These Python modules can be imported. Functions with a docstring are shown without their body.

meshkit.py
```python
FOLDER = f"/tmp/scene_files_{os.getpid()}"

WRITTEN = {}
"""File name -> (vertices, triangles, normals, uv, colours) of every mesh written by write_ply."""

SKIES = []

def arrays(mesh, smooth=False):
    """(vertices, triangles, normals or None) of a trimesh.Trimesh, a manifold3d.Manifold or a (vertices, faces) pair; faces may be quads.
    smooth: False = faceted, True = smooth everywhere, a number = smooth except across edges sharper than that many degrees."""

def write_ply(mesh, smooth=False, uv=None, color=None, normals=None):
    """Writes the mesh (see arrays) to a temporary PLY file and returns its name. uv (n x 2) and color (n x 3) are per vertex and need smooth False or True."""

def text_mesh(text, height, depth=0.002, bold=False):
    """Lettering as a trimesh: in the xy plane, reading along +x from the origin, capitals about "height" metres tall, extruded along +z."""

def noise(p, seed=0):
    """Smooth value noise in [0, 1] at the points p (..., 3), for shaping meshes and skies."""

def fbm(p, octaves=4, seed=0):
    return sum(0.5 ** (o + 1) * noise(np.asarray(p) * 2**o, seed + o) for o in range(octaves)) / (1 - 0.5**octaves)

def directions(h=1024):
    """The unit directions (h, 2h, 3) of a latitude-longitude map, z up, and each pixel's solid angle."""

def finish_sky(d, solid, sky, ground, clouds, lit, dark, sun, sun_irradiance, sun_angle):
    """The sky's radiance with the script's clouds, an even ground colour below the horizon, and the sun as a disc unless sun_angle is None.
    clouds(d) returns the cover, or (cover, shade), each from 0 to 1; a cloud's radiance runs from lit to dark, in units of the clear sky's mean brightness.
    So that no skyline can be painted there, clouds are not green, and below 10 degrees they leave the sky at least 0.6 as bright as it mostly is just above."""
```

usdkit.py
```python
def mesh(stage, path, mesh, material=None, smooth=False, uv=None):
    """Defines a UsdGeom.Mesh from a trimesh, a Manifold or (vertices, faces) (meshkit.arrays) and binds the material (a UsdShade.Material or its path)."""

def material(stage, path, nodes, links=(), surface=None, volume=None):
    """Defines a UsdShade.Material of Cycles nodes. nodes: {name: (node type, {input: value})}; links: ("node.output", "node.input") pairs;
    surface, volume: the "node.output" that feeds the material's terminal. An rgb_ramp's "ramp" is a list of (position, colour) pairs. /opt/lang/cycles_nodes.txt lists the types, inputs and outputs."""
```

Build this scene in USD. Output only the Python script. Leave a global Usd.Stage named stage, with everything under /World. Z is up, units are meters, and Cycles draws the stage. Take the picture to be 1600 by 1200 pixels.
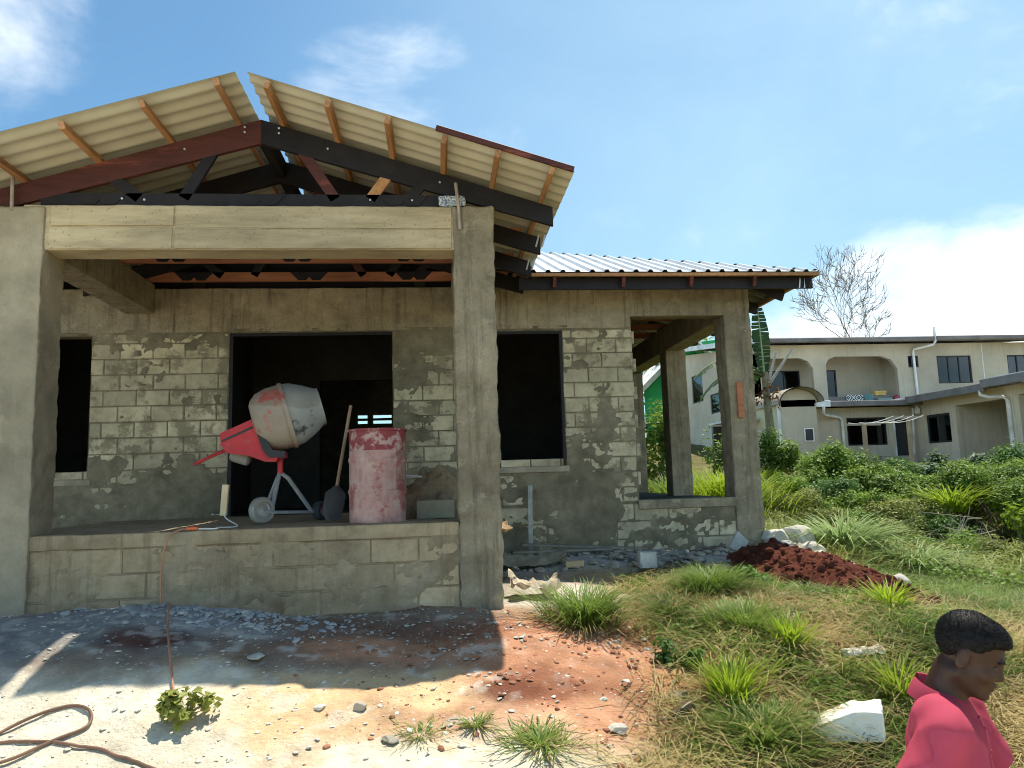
import math, random
import numpy as np, trimesh, usdkit, meshkit
import shapely.geometry as sg
from shapely.ops import unary_union
from pxr import Usd, UsdGeom, UsdLux, UsdShade, Gf, Sdf, Vt

stage = Usd.Stage.CreateInMemory()
UsdGeom.SetStageUpAxis(stage, "Z"); UsdGeom.SetStageMetersPerUnit(stage, 1.0)
world = UsdGeom.Xform.Define(stage, "/World"); stage.SetDefaultPrim(world.GetPrim())
UsdGeom.Scope.Define(stage, "/World/Looks")
FPX, EYE = 1170.0, np.array([0.0, 0.0, 1.6])

# ---------------------------------------------------------------- camera, sky, sun, exposure
YAW, PITCH, ROLL = 0.098946, 0.124716, -0.030096
EXPOSURE = 0.5
F = np.array([math.sin(YAW) * math.cos(PITCH), math.cos(YAW) * math.cos(PITCH), math.sin(PITCH)])
_r0 = np.array([math.cos(YAW), -math.sin(YAW), 0.0]); _u0 = np.cross(_r0, F)
RT = _r0 * math.cos(ROLL) + _u0 * math.sin(ROLL); UP = -_r0 * math.sin(ROLL) + _u0 * math.cos(ROLL)
cam = UsdGeom.Camera.Define(stage, "/World/camera")
cam.AddTransformOp().Set(Gf.Matrix4d(*RT, 0, *UP, 0, *(-F), 0, *EYE, 1))
cam.CreateHorizontalApertureAttr(36.0); cam.CreateVerticalApertureAttr(27.0)
cam.CreateFocalLengthAttr(36.0 * FPX / 1600.0)
cam.CreateClippingRangeAttr(Gf.Vec2f(0.05, 5000.0))
cam.CreateExposureAttr(EXPOSURE)

SUN = np.array([0.21, 0.27, 1.0]); SUN /= np.linalg.norm(SUN)
SUN_EL, SUN_ROT = math.asin(SUN[2]), math.atan2(SUN[0], SUN[1])
SKY_STRENGTH, SUN_INT = 0.084, 1.25

def ray(px, py):
    return RT * (px - 800) / FPX - UP * (py - 600) / FPX + F

def rdir(px, py):
    d = ray(px, py); return d / np.linalg.norm(d)

def sky_material():
    n = {"tc": ("texture_coordinate", {}),
         "sky": ("sky_texture", {"sky_type": "single_scattering", "sun_disc": False, "sun_elevation": SUN_EL, "sun_rotation": SUN_ROT, "altitude": 100.0, "air_density": 1.0, "aerosol_density": 0.9, "ozone_density": 0.6}),
         "bg": ("background_shader", {"strength": SKY_STRENGTH})}
    L = []
    # soft cloud noise on the direction sphere
    n["map"] = ("mapping", {"scale": (1.0, 1.0, 1.7)})
    L.append(("tc.generated", "map.vector"))
    n["n1"] = ("noise_texture", {"scale": 4.2, "detail": 9.0, "roughness": 0.58, "distortion": 0.35})
    n["n2"] = ("noise_texture", {"scale": 1.9, "detail": 6.0, "roughness": 0.6, "distortion": 0.5})
    L += [("map.vector", "n1.vector"), ("map.vector", "n2.vector")]
    # banks of cloud: (direction, inner cos, outer cos, weight)
    banks = [(rdir(1600, 485), 1.0, 10.0, 0.55), (rdir(1440, 480), 1.0, 8.5, 0.42), (rdir(1300, 540), 0.5, 8.0, 0.34), (rdir(1850, 470), 2.0, 13.0, 0.6), (rdir(1500, 330), 1.0, 14.0, 0.16), (rdir(600, 150), 0.5, 8.5, 0.27), (rdir(740, 240), 0.5, 8.0, 0.2), (rdir(30, 60), 0.5, 7.0, 0.27), (np.array([-.8, -.5, .35]) / 1.006, 10.0, 35.0, 0.3), (np.array([.6, -.75, .28]) / 1.001, 10.0, 35.0, 0.3)]
    prev = None
    for i, (d, a, b, w) in enumerate(banks):
        n[f"d{i}"] = ("vector_math", {"math_type": "dot_product", "vector2": tuple(d)})
        n[f"m{i}"] = ("map_range", {"range_type": "smoothstep", "from_min": math.cos(math.radians(b)), "from_max": math.cos(math.radians(a)), "to_min": 0.0, "to_max": w, "clamp": True})
        L += [("tc.generated", f"d{i}.vector1"), (f"d{i}.value", f"m{i}.value")]
        if prev:
            n[f"s{i}"] = ("math", {"math_type": "maximum"})
            L += [(prev, f"s{i}.value1"), (f"m{i}.result", f"s{i}.value2")]
            prev = f"s{i}.value"
        else:
            prev = "m0.result"
    # cover = smoothstep(noise + mask)
    n["base"] = ("math", {"math_type": "multiply_add", "value2": 1.05, "value3": -0.33})
    L.append(("n1.fac", "base.value1"))
    n["base2"] = ("math", {"math_type": "multiply_add", "value2": 0.61})
    L += [("n2.fac", "base2.value1"), ("base.value", "base2.value3")]
    n["sum"] = ("math", {"math_type": "add"})
    L += [("base2.value", "sum.value1"), (prev, "sum.value2")]
    n["cov"] = ("map_range", {"range_type": "smoothstep", "from_min": 0.60, "from_max": 1.16, "to_min": 0.0, "to_max": 1.0, "clamp": True})
    L.append(("sum.value", "cov.value"))
    n["tn"] = ("vector_math", {"math_type": "multiply", "vector2": (0.90, 1.30, 1.38)})
    # thin high haze, thicker towards the bright cloud bank
    n["vd"] = ("vector_math", {"math_type": "dot_product", "vector2": tuple(rdir(1420, 470))})
    n["vm"] = ("map_range", {"range_type": "smoothstep", "from_min": math.cos(math.radians(52)), "from_max": math.cos(math.radians(4)), "to_min": 0.0, "to_max": .42, "clamp": True})
    n["vn"] = ("map_range", {"from_min": .3, "from_max": .75, "to_min": .55, "to_max": 1.15})
    n["vp"] = ("math", {"math_type": "multiply"})
    n["vx"] = ("mix", {"color2": (7.0, 9.6, 10.8)})
    n["mix"] = ("mix", {"mix_type": "mix", "color2": (12.5, 13.0, 13.2)})
    L += [("cov.result", "mix.fac"), ("sky.color", "tn.vector1"), ("tn.vector", "vx.color1"), ("tc.generated", "vd.vector1"), ("vd.value", "vm.value"), ("n2.fac", "vn.value"), ("vm.result", "vp.value1"), ("vn.result", "vp.value2"), ("vp.value", "vx.fac"), ("vx.color", "mix.color1"), ("mix.color", "bg.color")]
    return usdkit.material(stage, "/World/Looks/sky", n, L, surface="bg.background")

dome = UsdLux.DomeLight.Define(stage, "/World/sky")
UsdShade.MaterialBindingAPI.Apply(dome.GetPrim()).Bind(sky_material())
dome.GetPrim().SetCustomDataByKey("kind", "structure")
sun = UsdLux.DistantLight.Define(stage, "/World/sun")
sun.CreateNormalizeAttr(True); sun.CreateIntensityAttr(SUN_INT); sun.CreateAngleAttr(0.53); sun.CreateColorAttr(Gf.Vec3f(1.0, 0.93, 0.80))
_z = SUN; _x = np.cross([0, 1, 0], _z); _x /= np.linalg.norm(_x); _y = np.cross(_z, _x)
sun.AddTransformOp().Set(Gf.Matrix4d(*_x, 0, *_y, 0, *_z, 0, 0, 0, 50, 1))

# ---------------------------------------------------------------- helpers
def at(px, py, Y):
    d = ray(px, py); return EYE + d * Y / d[1]

def smooth(a, b, v):
    t = np.clip((np.asarray(v, float) - a) / (b - a), 0, 1); return t * t * (3 - 2 * t)

def terrain(x, y):
    x, y = np.asarray(x, float), np.asarray(y, float)
    z = .42 * smooth(3.2, 6.9, y) + .2 * smooth(7.4, 9.6, y)
    z = z - .42 * smooth(.5, 2.2, x) * (1 - smooth(2.3, 5.6, y))
    z = z - .30 * smooth(3.4, 7.0, x) * smooth(4.0, 6.5, y) * (1 - smooth(11, 15, y))
    z = z - .45 * smooth(5.5, 8.0, x) * np.exp(-((y - 12.5) / 3.2) ** 2)
    keep = (1 - smooth(4.4, 6.0, x)) * (1 - smooth(19, 23, y))
    z = z + 1.08 * smooth(10.5, 26, y) * (1 - keep) + 1.7 * smooth(28, 44, y)
    z = z + .10 * np.exp(-(((x + 2.6) / .8) ** 2 + ((y - 6.75) / .35) ** 2)) + .07 * np.exp(-(((x + .1) / .5) ** 2 + ((y - 6.8) / .3) ** 2))
    z = z + .13 * np.exp(-(((x - .55) / .55) ** 2 + ((y - 5.6) / .75) ** 2)) - .06 * np.exp(-(((x - 1.6) / .3) ** 2 + ((y - 6.4) / 1.4) ** 2))
    z = z + .27 * (1 - smooth(-2.4, .2, x)) * smooth(4.3, 5.5, y) * (1 - smooth(6.2, 7.2, y))
    amp = .55 + .45 * smooth(.5, 1.5, x)
    p = np.stack([x * 1.1, y * 1.1, 0 * x], -1)
    z = z + amp * (.16 * (meshkit.fbm(p, 3, 5) - .5) * smooth(2, 5, np.hypot(x, y) + 1))
    p2 = np.stack([x * 6, y * 6, 0 * x + 3], -1)
    z = z + .035 * (meshkit.fbm(p2, 3, 9) - .5)
    return z

def gp(px, py):
    """where the line of sight through a point of the photograph meets the ground"""
    d = ray(px, py); t = np.linspace(1.5, 60, 6000)
    P = EYE + d[None] * t[:, None]
    k = np.nonzero(P[:, 2] < terrain(P[:, 0], P[:, 1]))[0]
    return P[k[0]] if len(k) else P[-1]

def gz(x, y):
    return float(terrain(x, y))

_names = {}
def numbered(parent, name):
    k = (parent, name); n = _names.get(k, 0); _names[k] = n + 1
    return name if n == 0 else f"{name}_{n:03d}"

class Node:
    def __init__(s, path, base, prim): s.path, s.base, s.prim = path, base, prim

def tagp(prim, label=None, cat=None, group=None, kind=None):
    for k, v in (("label", label), ("category", cat), ("group", group), ("kind", kind)):
        if v: prim.SetCustomDataByKey(k, v)

def thing(name, label, cat, base=(0, 0, 0), group=None, kind=None):
    path = "/World/" + numbered("/World", name)
    x = UsdGeom.Xform.Define(stage, path); b = np.array(base, float)
    x.AddTranslateOp().Set(Gf.Vec3d(*b))
    tagp(x.GetPrim(), label, cat, group, kind)
    return Node(path, b, x.GetPrim())

def cat_mesh(ms):
    if isinstance(ms, (list, tuple)) and len(ms) and not isinstance(ms[0], np.ndarray):
        vs, fs, o = [], [], 0
        for m in ms:
            v, f, _ = meshkit.arrays(m); vs.append(v); fs.append(f + o); o += len(v)
        return trimesh.Trimesh(np.vstack(vs), np.vstack(fs), process=False)
    v, f, _ = meshkit.arrays(ms)
    return trimesh.Trimesh(v, f, process=False)

def part(parent, name, m, material, smooth=False, label=None, kind=None):
    """adds a mesh given in world coordinates as a child of parent"""
    m = cat_mesh(m)
    path = parent.path + "/" + numbered(parent.path, name)
    m = trimesh.Trimesh(np.asarray(m.vertices) - parent.base, m.faces, process=False); m.remove_unreferenced_vertices()
    g = usdkit.mesh(stage, path, m, material, smooth)
    tagp(g.GetPrim(), label, None, None, kind)
    return Node(path, parent.base, g.GetPrim())

def solo(name, label, cat, m, material, smooth=False, group=None, kind=None):
    """a thing that is one mesh"""
    m = cat_mesh(m); v = np.asarray(m.vertices)
    b = np.array([*(v[:, :2].min(0) + v[:, :2].max(0)) / 2, v[:, 2].min()])
    path = "/World/" + numbered("/World", name)
    g = usdkit.mesh(stage, path, trimesh.Trimesh(v - b, m.faces, process=False), material, smooth)
    UsdGeom.Xformable(g).AddTranslateOp().Set(Gf.Vec3d(*b))
    tagp(g.GetPrim(), label, cat, group, kind)
    return Node(path, b, g.GetPrim())

def box(x0, x1, y0, y1, z0, z1, bev=0.0):
    x0, x1 = min(x0, x1), max(x0, x1); y0, y1 = min(y0, y1), max(y0, y1); z0, z1 = min(z0, z1), max(z0, z1)
    if bev <= 0:
        v = np.array([[x, y, z] for x in (x0, x1) for y in (y0, y1) for z in (z0, z1)])
        f = [[0, 1, 3], [0, 3, 2], [4, 6, 7], [4, 7, 5], [0, 4, 5], [0, 5, 1], [2, 3, 7], [2, 7, 6], [0, 2, 6], [0, 6, 4], [1, 5, 7], [1, 7, 3]]
        return trimesh.Trimesh(v, f, process=False)
    b = bev; P = []
    for sx, x in ((1, x0), (-1, x1)):
        for sy, y in ((1, y0), (-1, y1)):
            for sz, z in ((1, z0), (-1, z1)):
                P += [[x, y + sy * b, z + sz * b], [x + sx * b, y, z + sz * b], [x + sx * b, y + sy * b, z]]
    return trimesh.Trimesh(P).convex_hull

def bar(p, q, w, h, up=(0, 0, 1), bev=0.0):
    """a straight member from p to q, w wide across, h deep along up"""
    p, q = np.array(p, float), np.array(q, float); d = q - p; L = np.linalg.norm(d); d /= L
    s = np.cross(d, up); s /= np.linalg.norm(s); u = np.cross(s, d)
    m = box(0, L, -w / 2, w / 2, -h / 2, h / 2, bev)
    v = np.asarray(m.vertices)
    return trimesh.Trimesh(p + v[:, :1] * d - v[:, 1:2] * s + v[:, 2:] * u, m.faces, process=False)

def tube(path, r, n=8, cap=True):
    p = np.asarray(path, float); r = np.broadcast_to(np.asarray(r, float), (len(p),))
    t = np.gradient(p, axis=0); t /= np.linalg.norm(t, axis=1, keepdims=True) + 1e-12
    a = np.zeros_like(p); ref = np.array([0, 0, 1.0]) if abs(t[0, 2]) < .9 else np.array([1.0, 0, 0])
    prev = np.cross(t[0], ref); prev /= np.linalg.norm(prev)
    for i in range(len(p)):
        prev = prev - t[i] * (prev @ t[i]); prev /= np.linalg.norm(prev) + 1e-12; a[i] = prev
    b = np.cross(t, a); ang = np.arange(n) * 2 * np.pi / n
    v = p[:, None] + r[:, None, None] * (np.cos(ang)[None, :, None] * a[:, None] + np.sin(ang)[None, :, None] * b[:, None])
    v = v.reshape(-1, 3); i, j = np.meshgrid(np.arange(len(p) - 1), np.arange(n), indexing="ij")
    q = np.stack([i * n + j, i * n + (j + 1) % n, (i + 1) * n + (j + 1) % n, (i + 1) * n + j], -1).reshape(-1, 4)
    f = np.vstack([q[:, [0, 1, 2]], q[:, [0, 2, 3]]])
    if cap:
        k = len(v); v = np.vstack([v, p[0], p[-1]]); jj = np.arange(n); e = (len(p) - 1) * n
        f = np.vstack([f, np.stack([np.full(n, k), (jj + 1) % n, jj], 1), np.stack([np.full(n, k + 1), e + jj, e + (jj + 1) % n], 1)])
    return trimesh.Trimesh(v, f, process=False)

def spline(pts, n=40):
    from scipy.interpolate import CubicSpline
    p = np.asarray(pts, float); s = np.r_[0, np.cumsum(np.linalg.norm(np.diff(p, axis=0), axis=1))]
    return CubicSpline(s, p)(np.linspace(0, s[-1], n))

def revolve(profile, center, axis, n=40):
    """profile: (t along the axis, radius)"""
    axis = np.array(axis, float); axis /= np.linalg.norm(axis)
    a = np.cross(axis, [0, 1, 0] if abs(axis[1]) < .8 else [1, 0, 0]); a /= np.linalg.norm(a); b = np.cross(axis, a)
    pr = np.asarray(profile, float); ang = np.arange(n) * 2 * np.pi / n
    v = np.array(center) + pr[:, 0, None, None] * axis + pr[:, 1, None, None] * (np.cos(ang)[None, :, None] * a + np.sin(ang)[None, :, None] * b)
    i, j = np.meshgrid(np.arange(len(pr) - 1), np.arange(n), indexing="ij")
    q = np.stack([i * n + j, (i + 1) * n + j, (i + 1) * n + (j + 1) % n, i * n + (j + 1) % n], -1).reshape(-1, 4)
    return trimesh.Trimesh(v.reshape(-1, 3), np.vstack([q[:, [0, 2, 1]], q[:, [0, 3, 2]]]), process=False)

def grid_mesh(V):
    """V (n, m, 3) -> triangles"""
    n, m = V.shape[:2]; i, j = np.meshgrid(np.arange(n - 1), np.arange(m - 1), indexing="ij")
    q = np.stack([i * m + j, (i + 1) * m + j, (i + 1) * m + j + 1, i * m + j + 1], -1).reshape(-1, 4)
    return trimesh.Trimesh(V.reshape(-1, 3), np.vstack([q[:, [0, 1, 2]], q[:, [0, 2, 3]]]), process=False)

def rough_box(x0, x1, y0, y1, z0, z1, r=.012, step=.05, amp=.005, seed=0, freq=9.0):
    """a cast concrete member: rounded, slightly uneven"""
    lo, hi = np.array([x0, y0, z0], float), np.array([x1, y1, z1], float); ms = []
    n = np.maximum(2, np.ceil((hi - lo) / step).astype(int) + 1)
    ax = [np.unique(np.r_[np.linspace(lo[k], hi[k], n[k]), lo[k] + r, hi[k] - r, lo[k] + r * .35, hi[k] - r * .35]) for k in range(3)]
    for k in range(3):
        a, b = (k + 1) % 3, (k + 2) % 3
        A, B = np.meshgrid(ax[a], ax[b], indexing="ij")
        for side in (0, 1):
            V = np.zeros(A.shape + (3,)); V[..., a], V[..., b], V[..., k] = A, B, (hi if side else lo)[k]
            m = grid_mesh(V)
            ms.append(trimesh.Trimesh(m.vertices, m.faces if side else m.faces[:, ::-1], process=False))
    m = cat_mesh(ms); v = np.asarray(m.vertices)
    inner = np.clip(v, lo + r, hi - r); d = v - inner; L = np.linalg.norm(d, axis=1, keepdims=True); nrm = d / np.maximum(L, 1e-9)
    v = inner + nrm * r
    if amp:
        w = meshkit.fbm(v * freq, 3, seed) - .5; w2 = meshkit.fbm(v * 2.1, 2, seed + 7) - .5
        v = v + nrm * (amp * (1.6 * w + 1.6 * w2))[:, None]
    m = trimesh.Trimesh(v, m.faces, process=False); m.merge_vertices(digits_vertex=5)
    return m

def extrude_xz(poly, y0, y1):
    """a polygon in (x, z) made solid from y0 to y1"""
    out = []
    for g in getattr(poly, "geoms", [poly]):
        m = trimesh.creation.extrude_polygon(g, y1 - y0, engine="earcut"); v = np.asarray(m.vertices)
        out.append(trimesh.Trimesh(np.stack([v[:, 0], y0 + v[:, 2], v[:, 1]], 1), m.faces[:, ::-1], process=False))
    return cat_mesh(out)

def extrude_yz(poly, x0, x1):
    out = []
    for g in getattr(poly, "geoms", [poly]):
        m = trimesh.creation.extrude_polygon(g, x1 - x0, engine="earcut"); v = np.asarray(m.vertices)
        out.append(trimesh.Trimesh(np.stack([x0 + v[:, 2], v[:, 0], v[:, 1]], 1), m.faces, process=False))
    return cat_mesh(out)

def rect(x0, x1, z0, z1): return sg.box(min(x0, x1), min(z0, z1), max(x0, x1), max(z0, z1))

def rock(c, size, seed, squash=.7, sub=2, rough=.35):
    rng = np.random.default_rng(seed); m = trimesh.creation.icosphere(sub, 1.0); v = np.asarray(m.vertices)
    for _ in range(9):                                           # flat broken faces
        d = rng.normal(size=3); d /= np.linalg.norm(d); c0 = rng.uniform(.55, .85)
        s = v @ d; v = v - np.maximum(s - c0, 0)[:, None] * d
    v = v * (1 + rough * (meshkit.fbm(v * 1.7 + seed * 3.1, 3, seed) - .5))[:, None]
    v = v * (rng.uniform(.75, 1.25, 3) * np.array([1, 1, squash])); a = rng.uniform(0, 6.28)
    R = np.array([[math.cos(a), -math.sin(a), 0], [math.sin(a), math.cos(a), 0], [0, 0, 1]])
    return trimesh.Trimesh(v @ R.T * size + np.array(c), m.faces, process=False)

def blades(P, h, w, azim, lean, bend, seg=3):
    """grass blades: base points P (n,3), heights, widths, azimuths, outward lean and droop"""
    n = len(P); h, w, lean, bend = (np.broadcast_to(np.asarray(q, float), (n,)) for q in (h, w, lean, bend))
    d = np.stack([np.cos(azim), np.sin(azim), 0 * azim], 1); s = np.stack([-np.sin(azim), np.cos(azim), 0 * azim], 1)
    V = np.zeros((n, 2 * seg + 1, 3))
    for k in range(seg + 1):
        t = k / seg
        c = P + d * (h * (lean * t + bend * t * t))[:, None] + np.array([0, 0, 1.0]) * (h * (t - .55 * bend * t ** 3 - .25 * lean * t * t))[:, None]
        if k == seg: V[:, 2 * seg] = c
        else:
            ww = (w * (.75 + .5 * t) * (1 - t * t) ** .5)[:, None] if k else (w * .6)[:, None]
            V[:, 2 * k], V[:, 2 * k + 1] = c - s * ww, c + s * ww
    f = []
    for k in range(seg - 1): f += [[2 * k, 2 * k + 1, 2 * k + 3], [2 * k, 2 * k + 3, 2 * k + 2]]
    f.append([2 * seg - 2, 2 * seg - 1, 2 * seg])
    fs = (np.array(f)[None] + (np.arange(n) * (2 * seg + 1))[:, None, None]).reshape(-1, 3)
    return trimesh.Trimesh(V.reshape(-1, 3), fs, process=False)

def leaves(P, N, size, rng, aspect=.5, droop=.3):
    """folded leaves at P whose blades face roughly along N"""
    n = len(P); N = N + rng.normal(0, .45, (n, 3)); N /= np.linalg.norm(N, axis=1, keepdims=True) + 1e-9
    d = rng.normal(size=(n, 3)); d[:, 2] -= droop; d -= N * (d * N).sum(1, keepdims=True); d /= np.linalg.norm(d, axis=1, keepdims=True) + 1e-9
    s = np.cross(N, d); L = (np.broadcast_to(size, (n,)) * rng.uniform(.6, 1.35, n))[:, None]
    V = np.stack([P, P + d * L * .45 + s * L * aspect * .5 + N * L * .08, P + d * L, P + d * L * .45 - s * L * aspect * .5 + N * L * .08], 1)
    f = (np.array([[0, 1, 2], [0, 2, 3]])[None] + (np.arange(n) * 4)[:, None, None]).reshape(-1, 3)
    return trimesh.Trimesh(V.reshape(-1, 3), f, process=False)

# ---------------------------------------------------------------- materials
def LK(name): return "/World/Looks/" + name

WARM = ("cast_concrete", "board_marked_concrete", "grey_cement_render", "concrete_block", "stained_plinth_block", "plinth_mortar", "grey_mortar", "floor_screed")
def noisy(name, ramp, scale=6.0, rough=.85, bump=.4, bdist=.01, bscale=60.0, stretch=(1, 1, 1), streak=None, spec=.25, metallic=0.0, tint=None, island=0.0, speck=None, wear=None):
    if name in WARM:
        wm = lambda c: (c[0] * 1.08, c[1] * .985, c[2] * .86)
        ramp = [(t, wm(c)) for t, c in ramp]; streak = streak and (wm(streak[0]), streak[1]); wear = wear and (wm(wear[0]), *wear[1:])
    """procedural surface: a ramp over noise, broad tone changes, optional vertical streaks / specks / a second worn colour, fine relief"""
    n = {"g": ("geometry", {}), "mp": ("mapping", {"scale": tuple(stretch)}),
         "n1": ("noise_texture", {"scale": scale, "detail": 8.0, "roughness": .70}),
         "r1": ("rgb_ramp", {"ramp": ramp}),
         "nb": ("noise_texture", {"scale": bscale, "detail": 5.0, "roughness": .65}),
         "n0": ("noise_texture", {"scale": scale * .17, "detail": 3.0}),
         "t0": ("map_range", {"from_min": .3, "from_max": .7, "to_min": .72, "to_max": 1.22}),
         "mul": ("vector_math", {"math_type": "scale"}),
         "bp": ("bump", {"strength": bump, "distance": bdist}),
         "p": ("principled_bsdf", {"roughness": rough, "specular_ior_level": spec, "metallic": metallic})}
    L = [("g.position", "mp.vector"), ("mp.vector", "n1.vector"), ("mp.vector", "nb.vector"), ("g.position", "n0.vector"), ("n1.fac", "r1.fac"), ("n0.fac", "t0.value"), ("r1.color", "mul.vector1"), ("t0.result", "mul.scale"),
         ("nb.fac", "bp.height"), ("bp.normal", "p.normal")]
    col = "mul.vector"
    if tint:
        n["at"] = ("attribute", {"attribute": tint}); n["tm"] = ("vector_math", {"math_type": "multiply"})
        L += [("at.color", "tm.vector1"), (col, "tm.vector2")]; col = "tm.vector"
    if streak:
        n["ms"] = ("mapping", {"scale": (11, 11, .7)}); n["ns"] = ("noise_texture", {"scale": 1.0, "detail": 5.0, "roughness": .7})
        n["rs"] = ("map_range", {"from_min": .52, "from_max": .72, "to_min": 0.0, "to_max": streak[1], "clamp": True}); n["xs"] = ("mix", {"color2": streak[0]})
        L += [("g.position", "ms.vector"), ("ms.vector", "ns.vector"), ("ns.fac", "rs.value"), ("rs.result", "xs.fac"), (col, "xs.color1")]; col = "xs.color"
    if wear:
        n["nw"] = ("noise_texture", {"scale": wear[2], "detail": 9.0, "roughness": .68})
        n["rw"] = ("map_range", {"from_min": wear[3], "from_max": wear[3] + .07, "to_min": 0.0, "to_max": wear[1], "clamp": True}); n["xw"] = ("mix", {"color2": wear[0]})
        L += [("mp.vector", "nw.vector"), ("nw.fac", "rw.value"), ("rw.result", "xw.fac"), (col, "xw.color1")]; col = "xw.color"
    if speck:
        n["vs"] = ("voronoi_texture", {"scale": speck[2], "randomness": 1.0})
        n["rv"] = ("map_range", {"from_min": .10, "from_max": .2, "to_min": speck[1], "to_max": 0.0, "clamp": True}); n["xv"] = ("mix", {"color2": speck[0]})
        L += [("g.position", "vs.vector"), ("vs.distance", "rv.value"), ("rv.result", "xv.fac"), (col, "xv.color1")]; col = "xv.color"
    if island:
        n["ri"] = ("map_range", {"from_min": 0.0, "from_max": 1.0, "to_min": 1 - island, "to_max": 1 + island}); n["im"] = ("vector_math", {"math_type": "scale"})
        n["oi"] = ("object_info", {})
        L += [("oi.random", "ri.value"), (col, "im.vector1"), ("ri.result", "im.scale")]; col = "im.vector"
    L.append((col, "p.base_color"))
    return usdkit.material(stage, LK(name), n, L, surface="p.BSDF")

def plain(name, c, rough=.5, metallic=0.0, spec=.4, var=.12, scale=12.0, bump=.08):
    lo, hi = tuple(max(0, x * (1 - var)) for x in c), tuple(x * (1 + var) for x in c)
    return noisy(name, [(.3, lo), (.7, hi)], scale=scale, rough=rough, bump=bump, bdist=.004, spec=spec, metallic=metallic)

def foliage(name, ramp, trans=.35, rough=.5, spec=.3):
    """each leaf or blade takes its own tone from the ramp"""
    n = {"g": ("geometry", {}), "r": ("rgb_ramp", {"ramp": ramp}), "no": ("noise_texture", {"scale": 1.3, "detail": 3.0}),
         "ad": ("math", {"math_type": "multiply_add", "value2": .55}), "ad2": ("math", {"math_type": "multiply_add", "value2": .9, "value3": -.22}),
         "p": ("principled_bsdf", {"roughness": rough, "specular_ior_level": spec}), "t": ("translucent_bsdf", {}), "br": ("vector_math", {"math_type": "scale", "scale": 1.35}), "m": ("mix_closure", {"fac": trans})}
    L = [("g.random_per_island", "ad.value1"), ("g.position", "no.vector"), ("no.fac", "ad2.value1"), ("ad2.value", "ad.value3"), ("ad.value", "r.fac"), ("r.color", "p.base_color"), ("r.color", "br.vector1"), ("br.vector", "t.color"),
         ("p.BSDF", "m.closure1"), ("t.BSDF", "m.closure2")]
    return usdkit.material(stage, LK(name), n, L, surface="m.closure")

M = {}
M["cast"] = noisy("cast_concrete", [(.25, (.135, .12, .09)), (.45, (.25, .228, .17)), (.6, (.31, .285, .215)), (.78, (.42, .39, .30))], scale=4.5, bump=1.0, bdist=.02, bscale=32, streak=((.085, .078, .06), .85), speck=((.09, .085, .07), .35, 19.0), wear=((.40, .37, .29), .5, 5.0, .58))
M["cast_b"] = noisy("board_marked_concrete", [(.25, (.23, .20, .14)), (.5, (.38, .34, .24)), (.75, (.49, .445, .33))], scale=3.5, bump=.5, bdist=.012, bscale=40, stretch=(.35, 1, 2.2), streak=((.27, .25, .2), .3), speck=((.14, .13, .11), .6, 20.0))
M["smooth_cement"] = noisy("grey_cement_render", [(.25, (.19, .18, .14)), (.5, (.27, .255, .20)), (.75, (.35, .33, .265))], scale=3.5, bump=.8, bdist=.012, bscale=30, streak=((.27, .26, .21), .5), wear=((.36, .325, .25), .7, 1.6, .53))
M["block"] = noisy("concrete_block", [(.25, (.26, .245, .175)), (.5, (.40, .375, .275)), (.75, (.50, .47, .36))], scale=9, bump=.6, bdist=.008, bscale=90, island=.16, wear=((.175, .16, .112), .85, 3.6, .515))
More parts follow.
